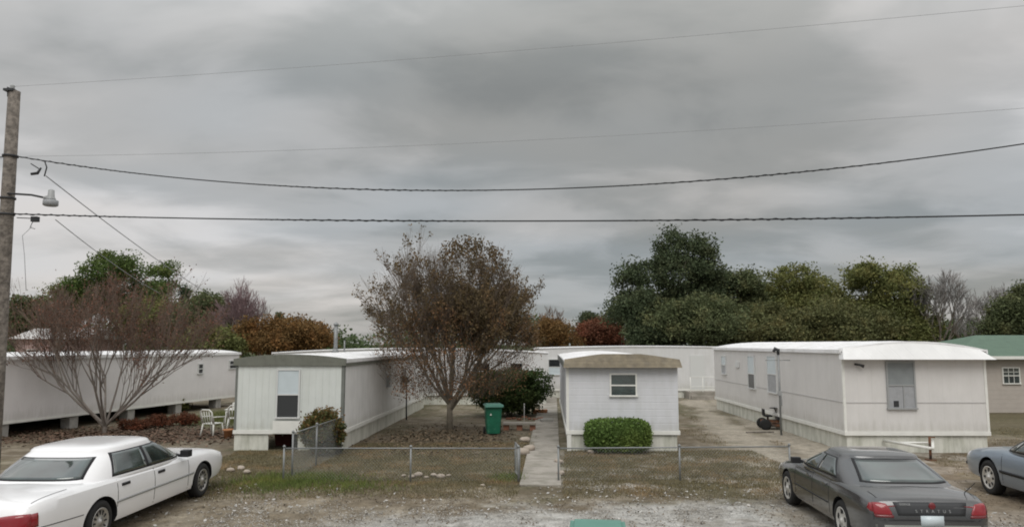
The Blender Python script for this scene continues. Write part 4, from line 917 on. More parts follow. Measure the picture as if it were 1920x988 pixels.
# ------------------------------------------------------------------ yard objects
def chair(loc, rz, label):
    e = empty('plastic_chair', loc, rz, label, 'chair', 'white plastic chairs')
    m = MB(); m.box(-.24, .24, -.23, .23, .41, .44); m.build('seat', 'white_plastic', e, bevel=.015)
    m = MB()
    for k in range(5): x_ = -.20 + k * .1; m.tube([(x_, .22, .44), (x_ * 1.05, .32, .84)], .017, 6)
    m.tube([(-.25, .22, .44), (-.24, .33, .82), (-.15, .35, .90), (.15, .35, .90), (.24, .33, .82), (.25, .22, .44)], .024, 8); m.build('backrest', 'white_plastic', e)
    for sx_ in (-1, 1):
        for sy in (-1, 1): m = MB(); m.tube([(sx_ * .22, sy * .2, .42), (sx_ * .27, sy * .26, 0)], [.03, .022], 8); m.build('leg', 'white_plastic', e)
        m = MB(); m.tube([(sx_ * .27, -.24, .42), (sx_ * .29, -.24, .64), (sx_ * .28, .28, .66)], .02, 8); m.build('armrest', 'white_plastic', e)
    return e
c = G(391, 819); chair((c.x, c.y + .3, 0), R(160), 'white plastic chair at the left end of the yard clutter')
c = G(410, 812); chair((c.x + .15, c.y + 1.1, 0), R(200), 'white plastic chair half hidden behind the yard table')
c = G(428, 806); e = empty('yard_table', (c.x + .1, c.y + .5, 0), R(5), 'white yard table against the left edge of the pale green-white home', 'table')
MB().box(-.36, .36, -.3, .3, .69, .73).build('tabletop', 'white_plastic', e, bevel=.01)
for sx_ in (-1, 1):
    for sy in (-1, 1): m = MB(); m.tube([(sx_ * .31, sy * .25, .69), (sx_ * .33, sy * .27, 0)], .022, 8); m.build('leg', 'white_plastic', e)
tz = Vector((c.x + .1, c.y + .5, .73))
def tagm(mb, name, m, label, cat, loc, rz=0, group=None, bevel=0):
    o = mb.build(name, m, bevel=bevel); o.location = loc; o.rotation_euler = (0, 0, rz); return tag(o, label, cat, group)
tagm(MB().box(-.22, .12, -.15, .15, 0, .22), 'cooler', 'white_plastic', 'small white cooler on top of the yard table', 'cooler', tz + Vector((.08, 0, 0)), .2, bevel=.02)
c = G(430, 822); m = MB(); m.lathe([(.10, 0), (.15, .26), (.175, .265), (.175, .31), (.15, .31), (.14, .27), (.01, .25)], 20)
tagm(m, 'flower_pot', 'terracotta', 'terracotta flower pot left of the pale green-white home', 'flower pot', (c.x - .05, c.y, 0))
c = G(530, 834); e = empty('planter', (c.x + .05, c.y - .02, 0), 0, 'dark red planter box with white flowers under the dark window', 'planter')
m = MB(); m.prism([(-.22, 0), (.22, 0), (.27, .34), (-.27, .34)], -.13, .13); m.build('planter_box', 'dark_red', e)
rng = np.random.default_rng(5); pts_ = rng.normal(size=(500, 3)) * np.array([.13, .07, .05]) + np.array([0, 0, .45]); fast_mesh('flowers', leaves(pts_, .03), 4, 'white_plastic', e)
pts_ = rng.normal(size=(300, 3)) * np.array([.11, .06, .05]) + np.array([0, 0, .37]); fast_mesh('foliage', leaves(pts_, .035), 4, 'leaf_olive', e)
# bird feeder post by the left home
c = G(762, 787); hb = P(757, 715, c.y).z
e = empty('feeder_post', (c.x, c.y, 0), 0, 'thin dark post with a flat feeder by the grey side wall', 'feeder')
m = MB(); m.tube([(0, 0, -.05), (-.02, 0, hb)], .03, 8); m.build('post', 'dark_metal', e)
m = MB(); m.box(-.32, .10, -.15, .15, hb - .02, hb + .02); m.prism([(-.30, hb + .16), (.08, hb + .16), (-.11, hb + .28)], -.16, .16); m.box(-.27, -.25, -.12, -.1, hb + .02, hb + .16); m.box(.03, .05, -.12, -.1, hb + .02, hb + .16); m.box(-.27, .05, .05, .1, hb + .02, hb + .16); m.build('feeder_house', 'grey_trim', e)
# low brick planter wall with slab, behind the walkway gate
c = G(975, 806); e = empty('brick_bench', (c.x, c.y, 0), R(-3), 'low concrete slab on bricks left of the walkway', 'bench')
MB().box(-.62, .58, -.18, .28, .20, .28).build('slab', 'concrete', e, bevel=.01)
for x_ in (-.5, -.02, .46): MB().box(x_ - .1, x_ + .1, -.1, .2, -.03, .198).build('brick_support', 'brick', e)
c = G(985, 786); 
for k in range(7):
    tagm(MB().box(-.11, .11, -.05, .05, 0, .065), 'brick', 'brick', ['brick at the left end of the scattered pile', 'brick second from left in the pile', 'brick lying flat mid pile', 'brick stacked on the mid pile', 'brick tilted near the slab', 'brick at the right end of the pile', 'brick lying nearest the walkway'][k], 'brick', (c.x - .7 + k * .22, c.y - .1 + .25 * math.sin(k * 2.3), .07 if k == 3 else .01), k * 1.1, 'loose bricks behind the slab', .006)
c = G(1030, 792); tagm(MB().box(-.25, .25, -.15, .15, 0, .16), 'concrete_block', 'block', 'grey concrete block at the right end of the brick pile', 'block', (c.x - .1, c.y, 0), .2, bevel=.01)
c = G(1012, 775); tagm(MB().prism([(-.3, 0), (.3, 0), (.34, .18), (-.34, .18)], -.15, .15), 'trough', 'terracotta', 'shallow terracotta trough behind the loose bricks', 'planter', (c.x, c.y, 0), .1)
c = G(983, 795); m = MB(); m.tube([(0, 0, -.05), (0, 0, .75)], .014, 6); m.tube([(0, 0, .75), (.0, 0, .80)], .022, 6); tagm(m, 'garden_stake', 'white_trim', 'thin white garden stake standing behind the slab', 'stake', (c.x, c.y, 0))
# pale rocks by the gate
rng = np.random.default_rng(12)
def rock(px, py, s, label, z=0, m='stone'):
    bm = bmesh.new(); bmesh.ops.create_icosphere(bm, subdivisions=3, radius=1)
    sd_ = rng.integers(1e6); r_ = np.random.default_rng(sd_); fr = r_.normal(size=(5, 3)) * 2; ph = r_.random(5) * 6
    for v in bm.verts:
        d_ = sum(math.sin(float(fr[i] @ np.array(v.co)) + ph[i]) for i in range(5)) * .07; v.co = v.co * (1 + d_); v.co.z *= .55
    me = bpy.data.meshes.new('rock'); bm.to_mesh(me); bm.free(); me.materials.append(MT[m])
    for p_ in me.polygons: p_.use_smooth = True
    o = bpy.data.objects.new('rock', me); col.objects.link(o); c = G(px, py); o.location = (c.x, c.y, z + s * .45); o.scale = (s, s * .9, s); tag(o, label, 'rock', 'pale rocks'); return o
c = G(985, 848)
rock(980, 852, .20, 'largest pale rock by the open gate'); rock(992, 846, .17, 'pale rock leaning on the largest one by the gate', .02); rock(984, 843, .15, 'pale rock topping the heap by the gate', .24)
rock(905, 911, .05, 'lone small white stone before the fence')
for k in range(7): rock(757 + k * 14, 893 + (k % 2) * 3, .06 + .02 * (k % 3), ['flat pale rock at the left end of the fence-foot row', 'second pale rock in the fence-foot row', 'third pale rock in the fence-foot row', 'middle pale rock in the fence-foot row', 'fifth pale rock in the fence-foot row', 'sixth pale rock in the fence-foot row', 'pale rock at the right end of the fence-foot row'][k])
for k, (px, py) in enumerate(((432, 884), (452, 880), (462, 888))): rock(px, py, .10, ['pale rock nearest the white car front', 'pale rock behind the two others near the white car', 'pale rock farthest right near the white car'][k])
for k, (px, py) in enumerate(((1108, 850), (1048, 868), (1052, 890))): rock(px, py, .11, ['pale rock under the left skirting of the small home', 'pale rock at the right edge of the walkway', 'pale rock beside the right gate post'][k])
# old mower junk
c = G(1464, 806); e = empty('yard_tractor', (c.x, c.y + .25, 0), R(-8), 'rusty old yard tractor with exposed engine beside the service mast', 'tractor'); e.scale = (1.2, 1.2, 1.15)
m = MB(); m.box(-.5, .45, -.12, .12, .22, .30); m.box(-.48, -.35, -.22, .22, .18, .26); m.build('chassis', 'rust', e)
m = MB(); m.box(-.05, .42, -.17, .17, .31, .47); m.box(0, .34, -.14, .14, .47, .55); m.lathe([(.12, .55), (.13, .60), (.06, .62)], 14, at=(.17, 0, 0)); 
for k in range(5): m.box(.0 + k * .07, .035 + k * .07, -.19, -.17, .33, .45)
m.tube([(.42, 0, .40), (.52, -.05, .42), (.55, -.1, .5)], .03, 8); m.build('engine', 'dark_metal', e)
m = MB(); m.box(-.42, -.18, -.15, .15, .40, .45); m.box(-.45, -.40, -.15, .15, .43, .64); m.build('seat', 'black', e, bevel=.02)
m = MB(); m.tube([(-.3, 0, .3), (-.3, 0, .4)], .03, 6); m.build('seat_post', 'rust', e)
m = MB(); m.tube([(.0, 0, .45), (-.10, 0, .66)], .015, 6); m.lathe([(.13, -.01), (.15, 0), (.13, .01)], 16, at=(-.1, 0, .67)); m.build('steering_wheel', 'black', e)
for x_, r_ in ((-.42, .17), (.40, .13)):
    for sy in (-1, 1):
        m = MB(); m.lathe([(r_ * .4, -.05), (r_ * .9, -.05), (r_, -.03), (r_, .03), (r_ * .9, .05), (r_ * .4, .05)], 18, 'x'); 
        w_ = m.build('wheel', 'rubber', e); w_.rotation_euler = (0, 0, math.pi / 2); w_.location = (x_, sy * .27, r_)
        m = MB(); m.lathe([(r_ * .38, -.04), (r_ * .38, .04)], 12, 'x'); m.build('hub', 'rust', w_)
m = MB(); m.box(-.25, .28, -.26, .26, .10, .18); m.build('cutting_deck', 'rust', e, bevel=.02)
c = G(1497, 812); m = MB(); m.tube([(0, 0, -.03), (.03, .0, .62)], .022, 6); tagm(m, 'wooden_stake', 'pole_wood', 'short wooden stake at the right end of the yard tractor', 'stake', (c.x, c.y, 0))
c = G(1425, 812); tagm(MB().box(-.5, .5, -.06, .06, .0, .05), 'board', 'pole_wood', 'weathered board lying left of the yard tractor', 'board', (c.x, c.y, .01), .15)
c = G(1290, 741); tagm(MB().lathe([(.22, 0), (.30, .05), (.30, .18), (.22, .22), (.12, .2)], 20), 'old_tyre', 'rubber', 'old black tyre lying by the steps of the back home', 'tyre', (c.x, c.y, 0))

# ------------------------------------------------------------------ cars
def loft_sections(secs):
    """secs: list of closed rings of equal point count -> closed mesh"""
    n = len(secs[0]); m = MB(); vs = [p for s in secs for p in s]; fs = []
    for i in range(len(secs) - 1):
        for k in range(n): fs.append((i * n + k, i * n + (k + 1) % n, (i + 1) * n + (k + 1) % n, (i + 1) * n + k))
    fs.append(tuple(range(n - 1, -1, -1))); fs.append(tuple((len(secs) - 1) * n + k for k in range(n)))
    m.add(vs, fs, True); return m
def evaluated(o):
    dg = bpy.context.evaluated_depsgraph_get(); me = bpy.data.meshes.new_from_object(o.evaluated_get(dg)); return me
def make_car(name, loc, rz, spec, label, scale=1.0):
    e = empty(name, loc, rz, label, 'car', 'cars parked facing the homes'); e.scale = (1, scale, spec.get('zs', 1))
    # lower body from stations: y, half width, bottom, shoulder, top
    st = spec['stations']; ys = [s[0] for s in st]; yq = np.linspace(ys[0], ys[-1], 46)
    yq = np.unique(np.concatenate([yq, [ys[0] + .03, ys[0] + .07, ys[-1] - .03, ys[-1] - .07]]))
    I = [np.interp(yq, ys, [s[k] for s in st]) for k in range(1, 5)]
    for k in range(4):   # soften the station corners
        a = I[k].copy(); a[1:-1] = (a[:-2] + 2 * a[1:-1] + a[2:]) / 4; I[k] = a
    secs = []
    for y, w, zb, zs, zt in zip(yq, *I):
        mid = zb + (zs - zb) * .55
        half = [(0, zb), (w * .80, zb), (w * .95, zb + .05), (w * .985, zb + .14), (w, mid), (w * .992, mid + (zs - mid) * .45), (w * .965, zs - .05), (w * .92, zs - .005), (w * .80, zs + (zt - zs) * .55), (w * .45, zt - .008), (0, zt)]
        ring = [(x, y, z) for x, z in half] + [(-x, y, z) for x, z in half[-2:0:-1]]
        secs.append([Vector(p) for p in ring])
    body = loft_sections(secs).build('body', spec['paint'], e)
    # wheel arches
    cut = MB()
    for y in spec['axles']:
        for sx_ in (-1, 1):
            xo = spec['W'] * sx_; cut.lathe([(spec['arch'], min(xo * .62, xo * 1.15)), (spec['arch'], max(xo * .62, xo * 1.15))], 40, 'x', (0, y, spec['r'] + .01))
    co = cut.build('cutter', 'seal', e); md = body.modifiers.new('b', 'BOOLEAN'); md.object = co; md.operation = 'DIFFERENCE'; md.solver = 'EXACT'; md.material_mode = 'TRANSFER'
    bpy.context.view_layer.update()
    nm = evaluated(body); body.modifiers.clear(); body.data = nm; bpy.data.objects.remove(co)
    for p_ in nm.polygons: p_.use_smooth = True
    try: nm.set_sharp_from_angle(angle=R(32))
    except Exception: pass
    # greenhouse
    g = spec['green']; ex = 4.2; NN = 56
    def ring(yr, yf, w, z, zfun=0, e_=ex):
        r_ = []
        for k in range(NN):
            a = 2 * math.pi * (k + .5) / NN; c_, s_ = math.cos(a), math.sin(a)
            r_.append(Vector((w * math.copysign(abs(c_) ** (2 / e_), c_), (yr + yf) / 2 + (yf - yr) / 2 * math.copysign(abs(s_) ** (2 / e_), s_), z)))
        return r_
    rings = []
    for k in range(9):
        t = k / 8; tt = t
        bow = math.sin(t * math.pi) * .02
        rings.append(ring(g['r0'] + (g['r1'] - g['r0']) * tt - bow * 1.5, g['f0'] + (g['f1'] - g['f0']) * tt + bow * 1.5, g['w0'] + (g['w1'] - g['w0']) * t + bow, g['z0'] + (g['z1'] - g['z0']) * t))
    for s, dz in ((.985, .35), (.95, .58), (.85, .80), (.65, .93), (.35, .99), (.1, 1.0)):
        yr, yf = g['r1'], g['f1']; c_ = (yr + yf) / 2; h_ = (yf - yr) / 2
        rings.append(ring(c_ - h_ * s, c_ + h_ * s, g['w1'] * s, g['z1'] + g['crown'] * dz))
    gh = loft_sections(rings); roof = gh.build('roof', spec['paint'], e)
    bpy.context.view_layer.update()
    vs = []; fs = []
    for ob in (body, roof):
        o0 = len(vs); vs += [v.co.copy() for v in ob.data.vertices]; fs += [[i + o0 for i in p_.vertices] for p_ in ob.data.polygons]
    bvh = BVHTree.FromPolygons(vs, fs)
    def patch(nm_, m, quad, side, off=.006, nu=10, nv=8, parent=None, inner=.03, roundness=0):
        """quad: 4 corners (a,b) counter-clockwise from lower left; side: left/right -> (y,z), rear/front -> (x,z)"""
        q = [Vector((a, b)) for a, b in quad]; outer = []; inn = []
        for j in range(nv + 1):
            for i in range(nu + 1):
                u, v = i / nu, j / nv
                if roundness:
                    uu, vv = 2 * u - 1, 2 * v - 1; k = 1 - roundness * (1 - math.sqrt(1 - min(1, vv * vv) / 2)) * 1; k2 = 1 - roundness * (1 - math.sqrt(1 - min(1, uu * uu) / 2)); u, v = (uu * k + 1) / 2, (vv * k2 + 1) / 2
                a = (q[0].lerp(q[1], u)).lerp(q[3].lerp(q[2], u), v)
                if side == 'right': o_, d_ = Vector((3, a.x, a.y)), Vector((-1, 0, 0))
                elif side == 'left': o_, d_ = Vector((-3, a.x, a.y)), Vector((1, 0, 0))
                elif side == 'rear': o_, d_ = Vector((a.x, -6, a.y)), Vector((0, 1, 0))
                elif side == 'front': o_, d_ = Vector((a.x, 6, a.y)), Vector((0, -1, 0))
                else: o_, d_ = Vector((a.x, a.y, 4)), Vector((0, 0, -1))
                h, nrm, _, _ = bvh.ray_cast(o_, d_)
                if h is None: h = outer[-1] if outer else o_ + d_ * 2; nrm = -d_
                if nrm.dot(d_) > 0: nrm = -nrm
                outer.append(h + nrm * off); inn.append(h - nrm * inner)
        n = (nu + 1) * (nv + 1); f_ = []
        for j in range(nv):
            for i in range(nu):
                a = j * (nu + 1) + i; f_.append((a, a + 1, a + nu + 2, a + nu + 1))
        bd = [i for i in range(nu)] + [j * (nu + 1) + nu for j in range(nv)] + [nv * (nu + 1) + i for i in range(nu, 0, -1)] + [j * (nu + 1) for j in range(nv, 0, -1)]
        for a, b in zip(bd, bd[1:] + bd[:1]): f_.append((b, a, a + n, b + n))
        return MB().add(outer + inn, f_, True).build(nm_, m, parent or e)
    def hit(x, z):
        h, nr, _, _ = bvh.ray_cast(Vector((x, -6, z)), Vector((0, 1, 0)))
        return h, (nr if nr.y < 0 else -nr)
    patch.hit = hit
    spec['detail'](e, patch)
    # wheels
    for y in spec['axles']:
        for sx_ in (-1, 1):
            r_ = spec['r']; xw = sx_ * (spec['W'] - .115)
            m = MB(); m.lathe([(.03, -.02), (r_ * .62, -.02), (r_ * .64, -.10), (r_ * .90, -.105), (r_ * .98, -.08), (r_, -.04), (r_, .04), (r_ * .98, .08), (r_ * .90, .105), (r_ * .64, .10), (r_ * .62, .02), (.03, .02)], 40, 'x'); w_ = m.build('wheel', 'rubber', e); w_.location = (xw, y, r_); w_.scale = (1, 1.03 / scale, 1)
            m = MB(); k = sx_; m.lathe([(r_ * .655, .06 * k), (r_ * .66, .103 * k), (r_ * .60, .100 * k), (r_ * .55, .075 * k), (r_ * .30, .092 * k), (r_ * .14, .10 * k), (r_ * .12, .115 * k), (.004, .12 * k)], 32, 'x'); rm = m.build('rim', spec['rim'], w_)
            m = MB(); rm.data.materials.append(MT['seal'])
            for q in range(spec['holes']):
                an = 2 * math.pi * q / spec['holes']; m.box(.076 * 1, .094, -.022 * spec.get('hole_w', 1), .022 * spec.get('hole_w', 1), r_ * .34, r_ * .54, Matrix.Rotation(an, 3, 'X'))
            if sx_ < 0: m.v = [(-a, b, c_) for a, b, c_ in m.v]
            bm_ = bmesh.new(); bm_.from_mesh(rm.data); vv_ = [bm_.verts.new(v) for v in m.v]
            for f_ in m.f: bm_.faces.new([vv_[i] for i in f_]).material_index = 1
            bm_.to_mesh(rm.data); bm_.free()
            # dark inner well so the arch is not see-through
    m = MB(); m.box(-spec['W'] * .6, spec['W'] * .6, spec['axles'][0] - .3, spec['axles'][1] + .3, .2, .32); m.build('underbody', 'seal', e)
    return e

def strip(patch, nm, m, y0, z0, y1, z1, w, side, off=.008, nu=12, parent=None): return patch(nm, m, [(y0, z0 - w / 2), (y1, z1 - w / 2), (y1, z1 + w / 2), (y0, z0 + w / 2)], side, off, nu, 1, parent, .01)
def white_details(e, patch):
    for side in ('right', 'left'):
        patch('window_trim', 'seal', [(-1.0, .955), (1.14, .93), (.52, 1.31), (-.84, 1.31)], side, .004, 24, 8, inner=.01)
        patch('side_window', 'glass', [(-.95, .98), (-.16, .97), (-.16, 1.29), (-.80, 1.29)], side, .010, 12, 8, inner=.004)
        patch('side_window', 'glass', [(-.08, .97), (1.04, .955), (.48, 1.29), (-.08, 1.29)], side, .010, 12, 8, inner=.004)
        strip(patch, 'rub_strip', 'grey_frame', -.98, .56, 1.24, .56, .035, side, .012, 30)
        for y_ in (-.96, .0, 1.06): patch('door_seam', 'seal', [(y_ - .005, .30), (y_ + .005, .30), (y_ + .005, .90), (y_ - .005, .90)], side, .0025, 1, 10, inner=.005)
        for y_ in (-.86, .10): patch('door_handle', 'seal', [(y_, .78), (y_ + .19, .78), (y_ + .19, .825), (y_, .825)], side, .016, 4, 2)
        patch('rear_side_marker', 'red_lens', [(-2.66, .60), (-2.50, .62), (-2.50, .80), (-2.66, .80)], side, .008, 6, 4)
        strip(patch, 'bumper_seam', 'seal', -2.62, .60, -1.70, .55, .012, side, .003)
    patch('rear_window_trim', 'seal', [(-.70, 1.0), (.70, 1.0), (.60, 1.275), (-.60, 1.275)], 'rear', .004, 20, 8, inner=.01)
    patch('rear_window', 'glass', [(-.665, 1.015), (.665, 1.015), (.57, 1.26), (-.57, 1.26)], 'rear', .010, 20, 8, inner=.004)
    patch('windscreen', 'glass', [(.74, .975), (-.74, .975), (-.62, 1.32), (.62, 1.32)], 'front', .008, 20, 8, inner=.004)
    for s in (-1, 1):
        patch('taillight', 'red_lens', [(s * .90, .56), (s * .50, .58), (s * .50, .78), (s * .90, .82)], 'rear', .012, 12, 6, roundness=.3)
        patch('headlight', 'clear_lens', [(s * .88, .60), (s * .45, .60), (s * .45, .74), (s * .86, .74)], 'front', .008, 8, 4)
    strip(patch, 'boot_seam', 'seal', -.8, .60, .8, .60, .012, 'rear', .003)
    for s in (-1, 1): patch('boot_seam', 'seal', [(s * .80, -2.50), (s * .81, -2.50), (s * .80, -1.86), (s * .79, -1.86)], 'top', .0025, 1, 14, inner=.005)
    patch('bonnet_seam', 'seal', [(-.78, 1.27), (.78, 1.27), (.78, 1.28), (-.78, 1.28)], 'top', .0025, 14, 1, inner=.005)
    patch('number_plate', 'white_trim', [(-.16, .62), (.16, .62), (.16, .78), (-.16, .78)], 'rear', .012, 2, 2)
    for s in (-1, 1):
        m = MB(); m.tube([(s * .86, .86, .95), (s * .95, .86, .99)], .03, 8); m.box(min(s * .93, s * 1.10), max(s * .93, s * 1.10), .78, .92, .94, 1.07); m.build('wing_mirror', 'seal', e, bevel=.03)
white = dict(W=.97, paint='white_paint', r=.335, arch=.375, axles=(-1.32, 1.60), rim='hubcap', holes=12, hole_w=.5,
    stations=[(-2.70, .70, .42, .58, .60), (-2.68, .80, .34, .76, .78), (-2.62, .90, .28, .88, .90), (-2.45, .945, .24, .93, .97), (-2.1, .96, .22, .945, .985), (-1.5, .97, .20, .94, .985), (-1.0, .97, .20, .93, .96), (1.0, .97, .20, .90, .96), (1.3, .965, .20, .89, .955), (1.9, .955, .22, .86, .92), (2.3, .93, .25, .81, .87), (2.52, .88, .28, .76, .81), (2.62, .80, .34, .68, .72), (2.66, .70, .40, .58, .60)],
    green=dict(r0=-1.72, f0=1.30, r1=-1.0, f1=.44, w0=.92, w1=.71, z0=.88, z1=1.33, crown=.10), detail=white_details)
wr = G(174, 1026); wf = G(388, 927)
# right flank of the car runs from the rear wheel to the front wheel
sc = 1.25; ang_w = math.atan2(wf.x - wr.x, wf.y - wr.y)
mid = (wr + wf) / 2 ; midl = Vector((.97, (-1.32 + 1.60) / 2 * sc, 0))
rzw = -ang_w; off_ = Matrix.Rotation(rzw, 3, 'Z') @ midl
make_car('parked_car', (mid.x - off_.x, mid.y - off_.y, 0), rzw, white, 'white sedan parked at the left edge with red tail lamp', sc)

def text_part(s, size, x, z, hit, e, m='chrome', name='badge', track=1.0, mirror=False):
    """letters built as a thin solid on the boot face"""
    cu = bpy.data.curves.new(name, 'FONT'); cu.body = s; cu.size = size; cu.extrude = .004; cu.align_x = 'CENTER'; cu.align_y = 'CENTER'; cu.space_character = track
    o = bpy.data.objects.new(name, cu); col.objects.link(o); bpy.context.view_layer.update(); me = evaluated(o); bpy.data.objects.remove(o)
    n_ = bpy.data.objects.new(name, me); col.objects.link(n_); n_.parent = e; p_, nn = hit(x, z); n_.location = p_ + nn * .012; n_.rotation_euler = (nn.to_track_quat('Z', 'Y')).to_euler(); me.materials.clear(); me.materials.append(MT[m]); return n_
def grey_details(e, patch):
    for side in ('right', 'left'):
        patch('window_trim', 'seal', [(-1.05, .93), (.90, .90), (.18, 1.205), (-.66, 1.205)], side, .004, 24, 8, inner=.01)
        patch('side_window', 'glass', [(-.98, .955), (-.22, .94), (-.22, 1.185), (-.62, 1.185)], side, .010, 12, 8, inner=.004)
        patch('side_window', 'glass', [(-.16, .94), (.80, .925), (.16, 1.185), (-.16, 1.185)], side, .010, 12, 8, inner=.004)
        for y_ in (-.85, -.05, .88): patch('door_seam', 'seal', [(y_ - .005, .30), (y_ + .005, .30), (y_ + .005, .87), (y_ - .005, .87)], side, .0025, 1, 10, inner=.005)
        for y_ in (-.74, .06): patch('door_handle', 'grey_paint', [(y_, .76), (y_ + .18, .76), (y_ + .18, .80), (y_, .80)], side, .018, 4, 2)
        strip(patch, 'rub_strip', 'seal', -.80, .50, .90, .50, .02, side, .008, 20)
        patch('taillight', 'red_lens', [(-2.38, .67), (-2.24, .71), (-2.26, .79), (-2.38, .80)], side, .008, 6, 4)
    patch('rear_window_trim', 'seal', [(-.66, .965), (.66, .965), (.53, 1.23), (-.53, 1.23)], 'rear', .004, 20, 8, inner=.01)
    patch('rear_window', 'glass', [(-.62, .98), (.62, .98), (.50, 1.215), (-.50, 1.215)], 'rear', .010, 20, 8, inner=.004)
    patch('windscreen', 'glass', [(.70, .955), (-.70, .955), (-.54, 1.25), (.54, 1.25)], 'front', .008, 20, 8, inner=.004)
    for s in (-1, 1):
        patch('taillight', 'red_lens', [(s * .80, .64), (s * .54, .64), (s * .62, .80), (s * .80, .81)], 'rear', .012, 8, 6, roundness=.3)
        patch('reversing_light', 'dark_red_lens', [(s * .78, .61), (s * .54, .61), (s * .54, .645), (s * .79, .645)], 'rear', .012, 8, 2)
        patch('headlight', 'clear_lens', [(s * .82, .56), (s * .45, .56), (s * .45, .68), (s * .80, .68)], 'front', .008, 8, 4)
    for s in (-1, 1): patch('boot_seam', 'seal', [(s * .70, -2.26), (s * .71, -2.26), (s * .73, -2.0), (s * .72, -2.0)], 'top', .0025, 1, 14, inner=.005)
    patch('number_plate', 'pale_pane', [(-.16, .50), (.16, .50), (.16, .64), (-.16, .64)], 'rear', .012, 2, 2)
    patch('boot_panel', 'dark_metal', [(-.47, .64), (.47, .64), (.52, .82), (-.52, .82)], 'rear', .003, 10, 4)
    strip(patch, 'boot_seam', 'seal', -.8, .58, .8, .58, .012, 'rear', .003)
    strip(patch, 'bumper_trim', 'lower_grey', -.78, .46, .78, .46, .10, 'rear', .01)
    for s in (-1, 1):
        m = MB(); m.tube([(s * .80, .66, .93), (s * .88, .66, .96)], .03, 8); m.box(min(s * .86, s * 1.02), max(s * .86, s * 1.02), .58, .70, .91, 1.02); m.build('wing_mirror', 'seal', e, bevel=.03)
    text_part('STRATUS', .06, 0.02, .70, patch.hit, e, 'badge_grey', track=2.4)
    text_part('DODGE', .04, -.36, .785, patch.hit, e, 'badge_grey', track=1.1)
    m = MB(); m.lathe([(.045, -.004), (.05, 0), (.045, .004)], 20); o = m.build('emblem', 'dark_red_lens', e); o.location = patch.hit(.02, .775)[0] + Vector((0, -.012, 0)); o.rotation_euler = (math.pi / 2 - .1, 0, 0)
    m = MB(); m.tube([(.66, -2.05, .90), (.72, -2.25, 1.08)], .006, 5); m.build('aerial', 'seal', e)
grey = dict(W=.90, paint='grey_paint', r=.32, arch=.36, axles=(-1.33, 1.41), rim='alloy', holes=5, hole_w=1.6,
    stations=[(-2.42, .68, .34, .60, .62), (-2.40, .76, .30, .72, .77), (-2.34, .83, .26, .81, .87), (-2.15, .88, .24, .865, .92), (-1.8, .895, .21, .885, .945), (-1.2, .90, .19, .90, .96), (.9, .90, .19, .87, .94), (1.2, .895, .20, .84, .915), (1.7, .88, .21, .78, .85), (2.1, .84, .24, .70, .76), (2.32, .76, .27, .62, .67), (2.42, .64, .34, .54, .56)],
    green=dict(r0=-1.98, f0=1.22, r1=-.98, f1=.14, w0=.86, w1=.63, z0=.86, z1=1.23, crown=.085), detail=grey_details)
gr_ = G(1580, 1016); gf = G(1474, 944); scg = 1.0
ag = math.atan2(gf.x - gr_.x, gf.y - gr_.y); ml = Matrix.Rotation(-ag, 3, 'Z') @ Vector((-.90, .04, 0)); mid = (gr_ + gf) / 2
make_car('parked_car', (mid.x - ml.x, mid.y - ml.y, 0), -ag, grey, 'dark grey sedan with red tail lamps seen from behind', scg)

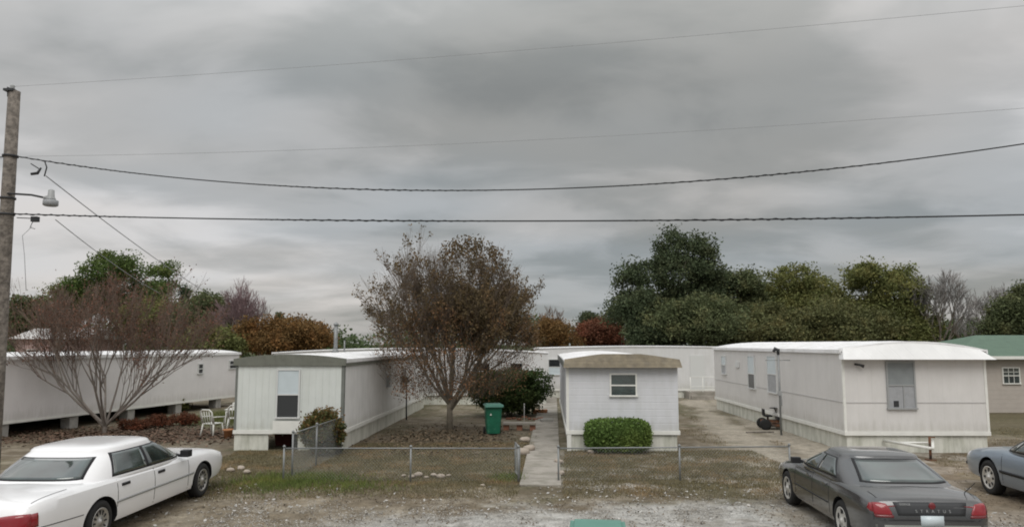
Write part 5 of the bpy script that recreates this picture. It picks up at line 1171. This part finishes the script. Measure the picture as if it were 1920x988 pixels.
def blue_details(e, patch):
    for side in ('right', 'left'):
        patch('window_trim', 'seal', [(-1.05, .90), (.92, .88), (.24, 1.27), (-.72, 1.27)], side, .004, 24, 8, inner=.01)
        patch('side_window', 'glass', [(-.95, .925), (-.20, .92), (-.20, 1.25), (-.68, 1.25)], side, .010, 12, 8, inner=.004)
        patch('side_window', 'glass', [(-.13, .92), (.60, .91), (.34, 1.10), (-.13, 1.25)], side, .010, 12, 8, inner=.004)
        patch('quarter_window', 'glass', [(.64, .91), (.82, .905), (.42, 1.12), (.40, 1.10)], side, .010, 6, 6, inner=.004)
        strip(patch, 'rub_strip', 'seal', -1.0, .50, 1.02, .50, .045, side, .014, 20)
        strip(patch, 'lower_cladding', 'lower_grey', -.95, .36, 1.00, .36, .24, side, .004, 20)
        for y_ in (-.95, -.10, .95): patch('door_seam', 'seal', [(y_ - .005, .30), (y_ + .005, .30), (y_ + .005, .87), (y_ - .005, .87)], side, .0025, 1, 10, inner=.005)
        for y_ in (-.8, .05): patch('door_handle', 'blue_paint', [(y_, .76), (y_ + .18, .76), (y_ + .18, .80), (y_, .80)], side, .018, 4, 2)
        patch('headlight', 'clear_lens', [(2.20, .60), (2.40, .60), (2.38, .69), (2.20, .70)], side, .006, 5, 3)
    patch('rear_window', 'glass', [(-.68, .99), (.68, .99), (.55, 1.30), (-.55, 1.30)], 'rear', .010, 20, 8, inner=.004)
    patch('windscreen_trim', 'seal', [(.74, .90), (-.74, .90), (-.60, 1.31), (.60, 1.31)], 'front', .004, 20, 8, inner=.004)
    patch('windscreen', 'glass', [(.70, .93), (-.70, .93), (-.57, 1.29), (.57, 1.29)], 'front', .008, 20, 8, inner=.004)
    for s in (-1, 1): patch('taillight', 'red_lens', [(s * .80, .66), (s * .40, .66), (s * .40, .80), (s * .80, .84)], 'rear', .012, 8, 6)
    strip(patch, 'bumper_trim', 'seal', .78, .46, -.78, .46, .05, 'front', .02)
blue = dict(zs=1.1, W=.92, paint='blue_paint', r=.32, arch=.37, axles=(-1.35, 1.42), rim='alloy', holes=8, hole_w=.8,
    stations=[(-2.45, .70, .36, .60, .62), (-2.42, .80, .30, .78, .82), (-2.3, .87, .26, .86, .92), (-2.0, .90, .23, .89, .95), (-1.2, .92, .20, .88, .94), (.9, .92, .20, .86, .93), (1.2, .915, .20, .84, .91), (1.7, .90, .22, .79, .87), (2.15, .86, .24, .73, .80), (2.38, .78, .28, .66, .71), (2.46, .66, .34, .55, .57)],
    green=dict(r0=-1.55, f0=1.22, r1=-.80, f1=.26, w0=.88, w1=.66, z0=.86, z1=1.31, crown=.085), detail=blue_details)
bf = G(1860, 929); ab = R(3); ml = Matrix.Rotation(-ab, 3, 'Z') @ Vector((-.92, 1.42, 0))
make_car('parked_car', (bf.x - ml.x, bf.y - ml.y, 0), -ab, blue, 'silver-blue sedan cut off by the right edge', 1.08)
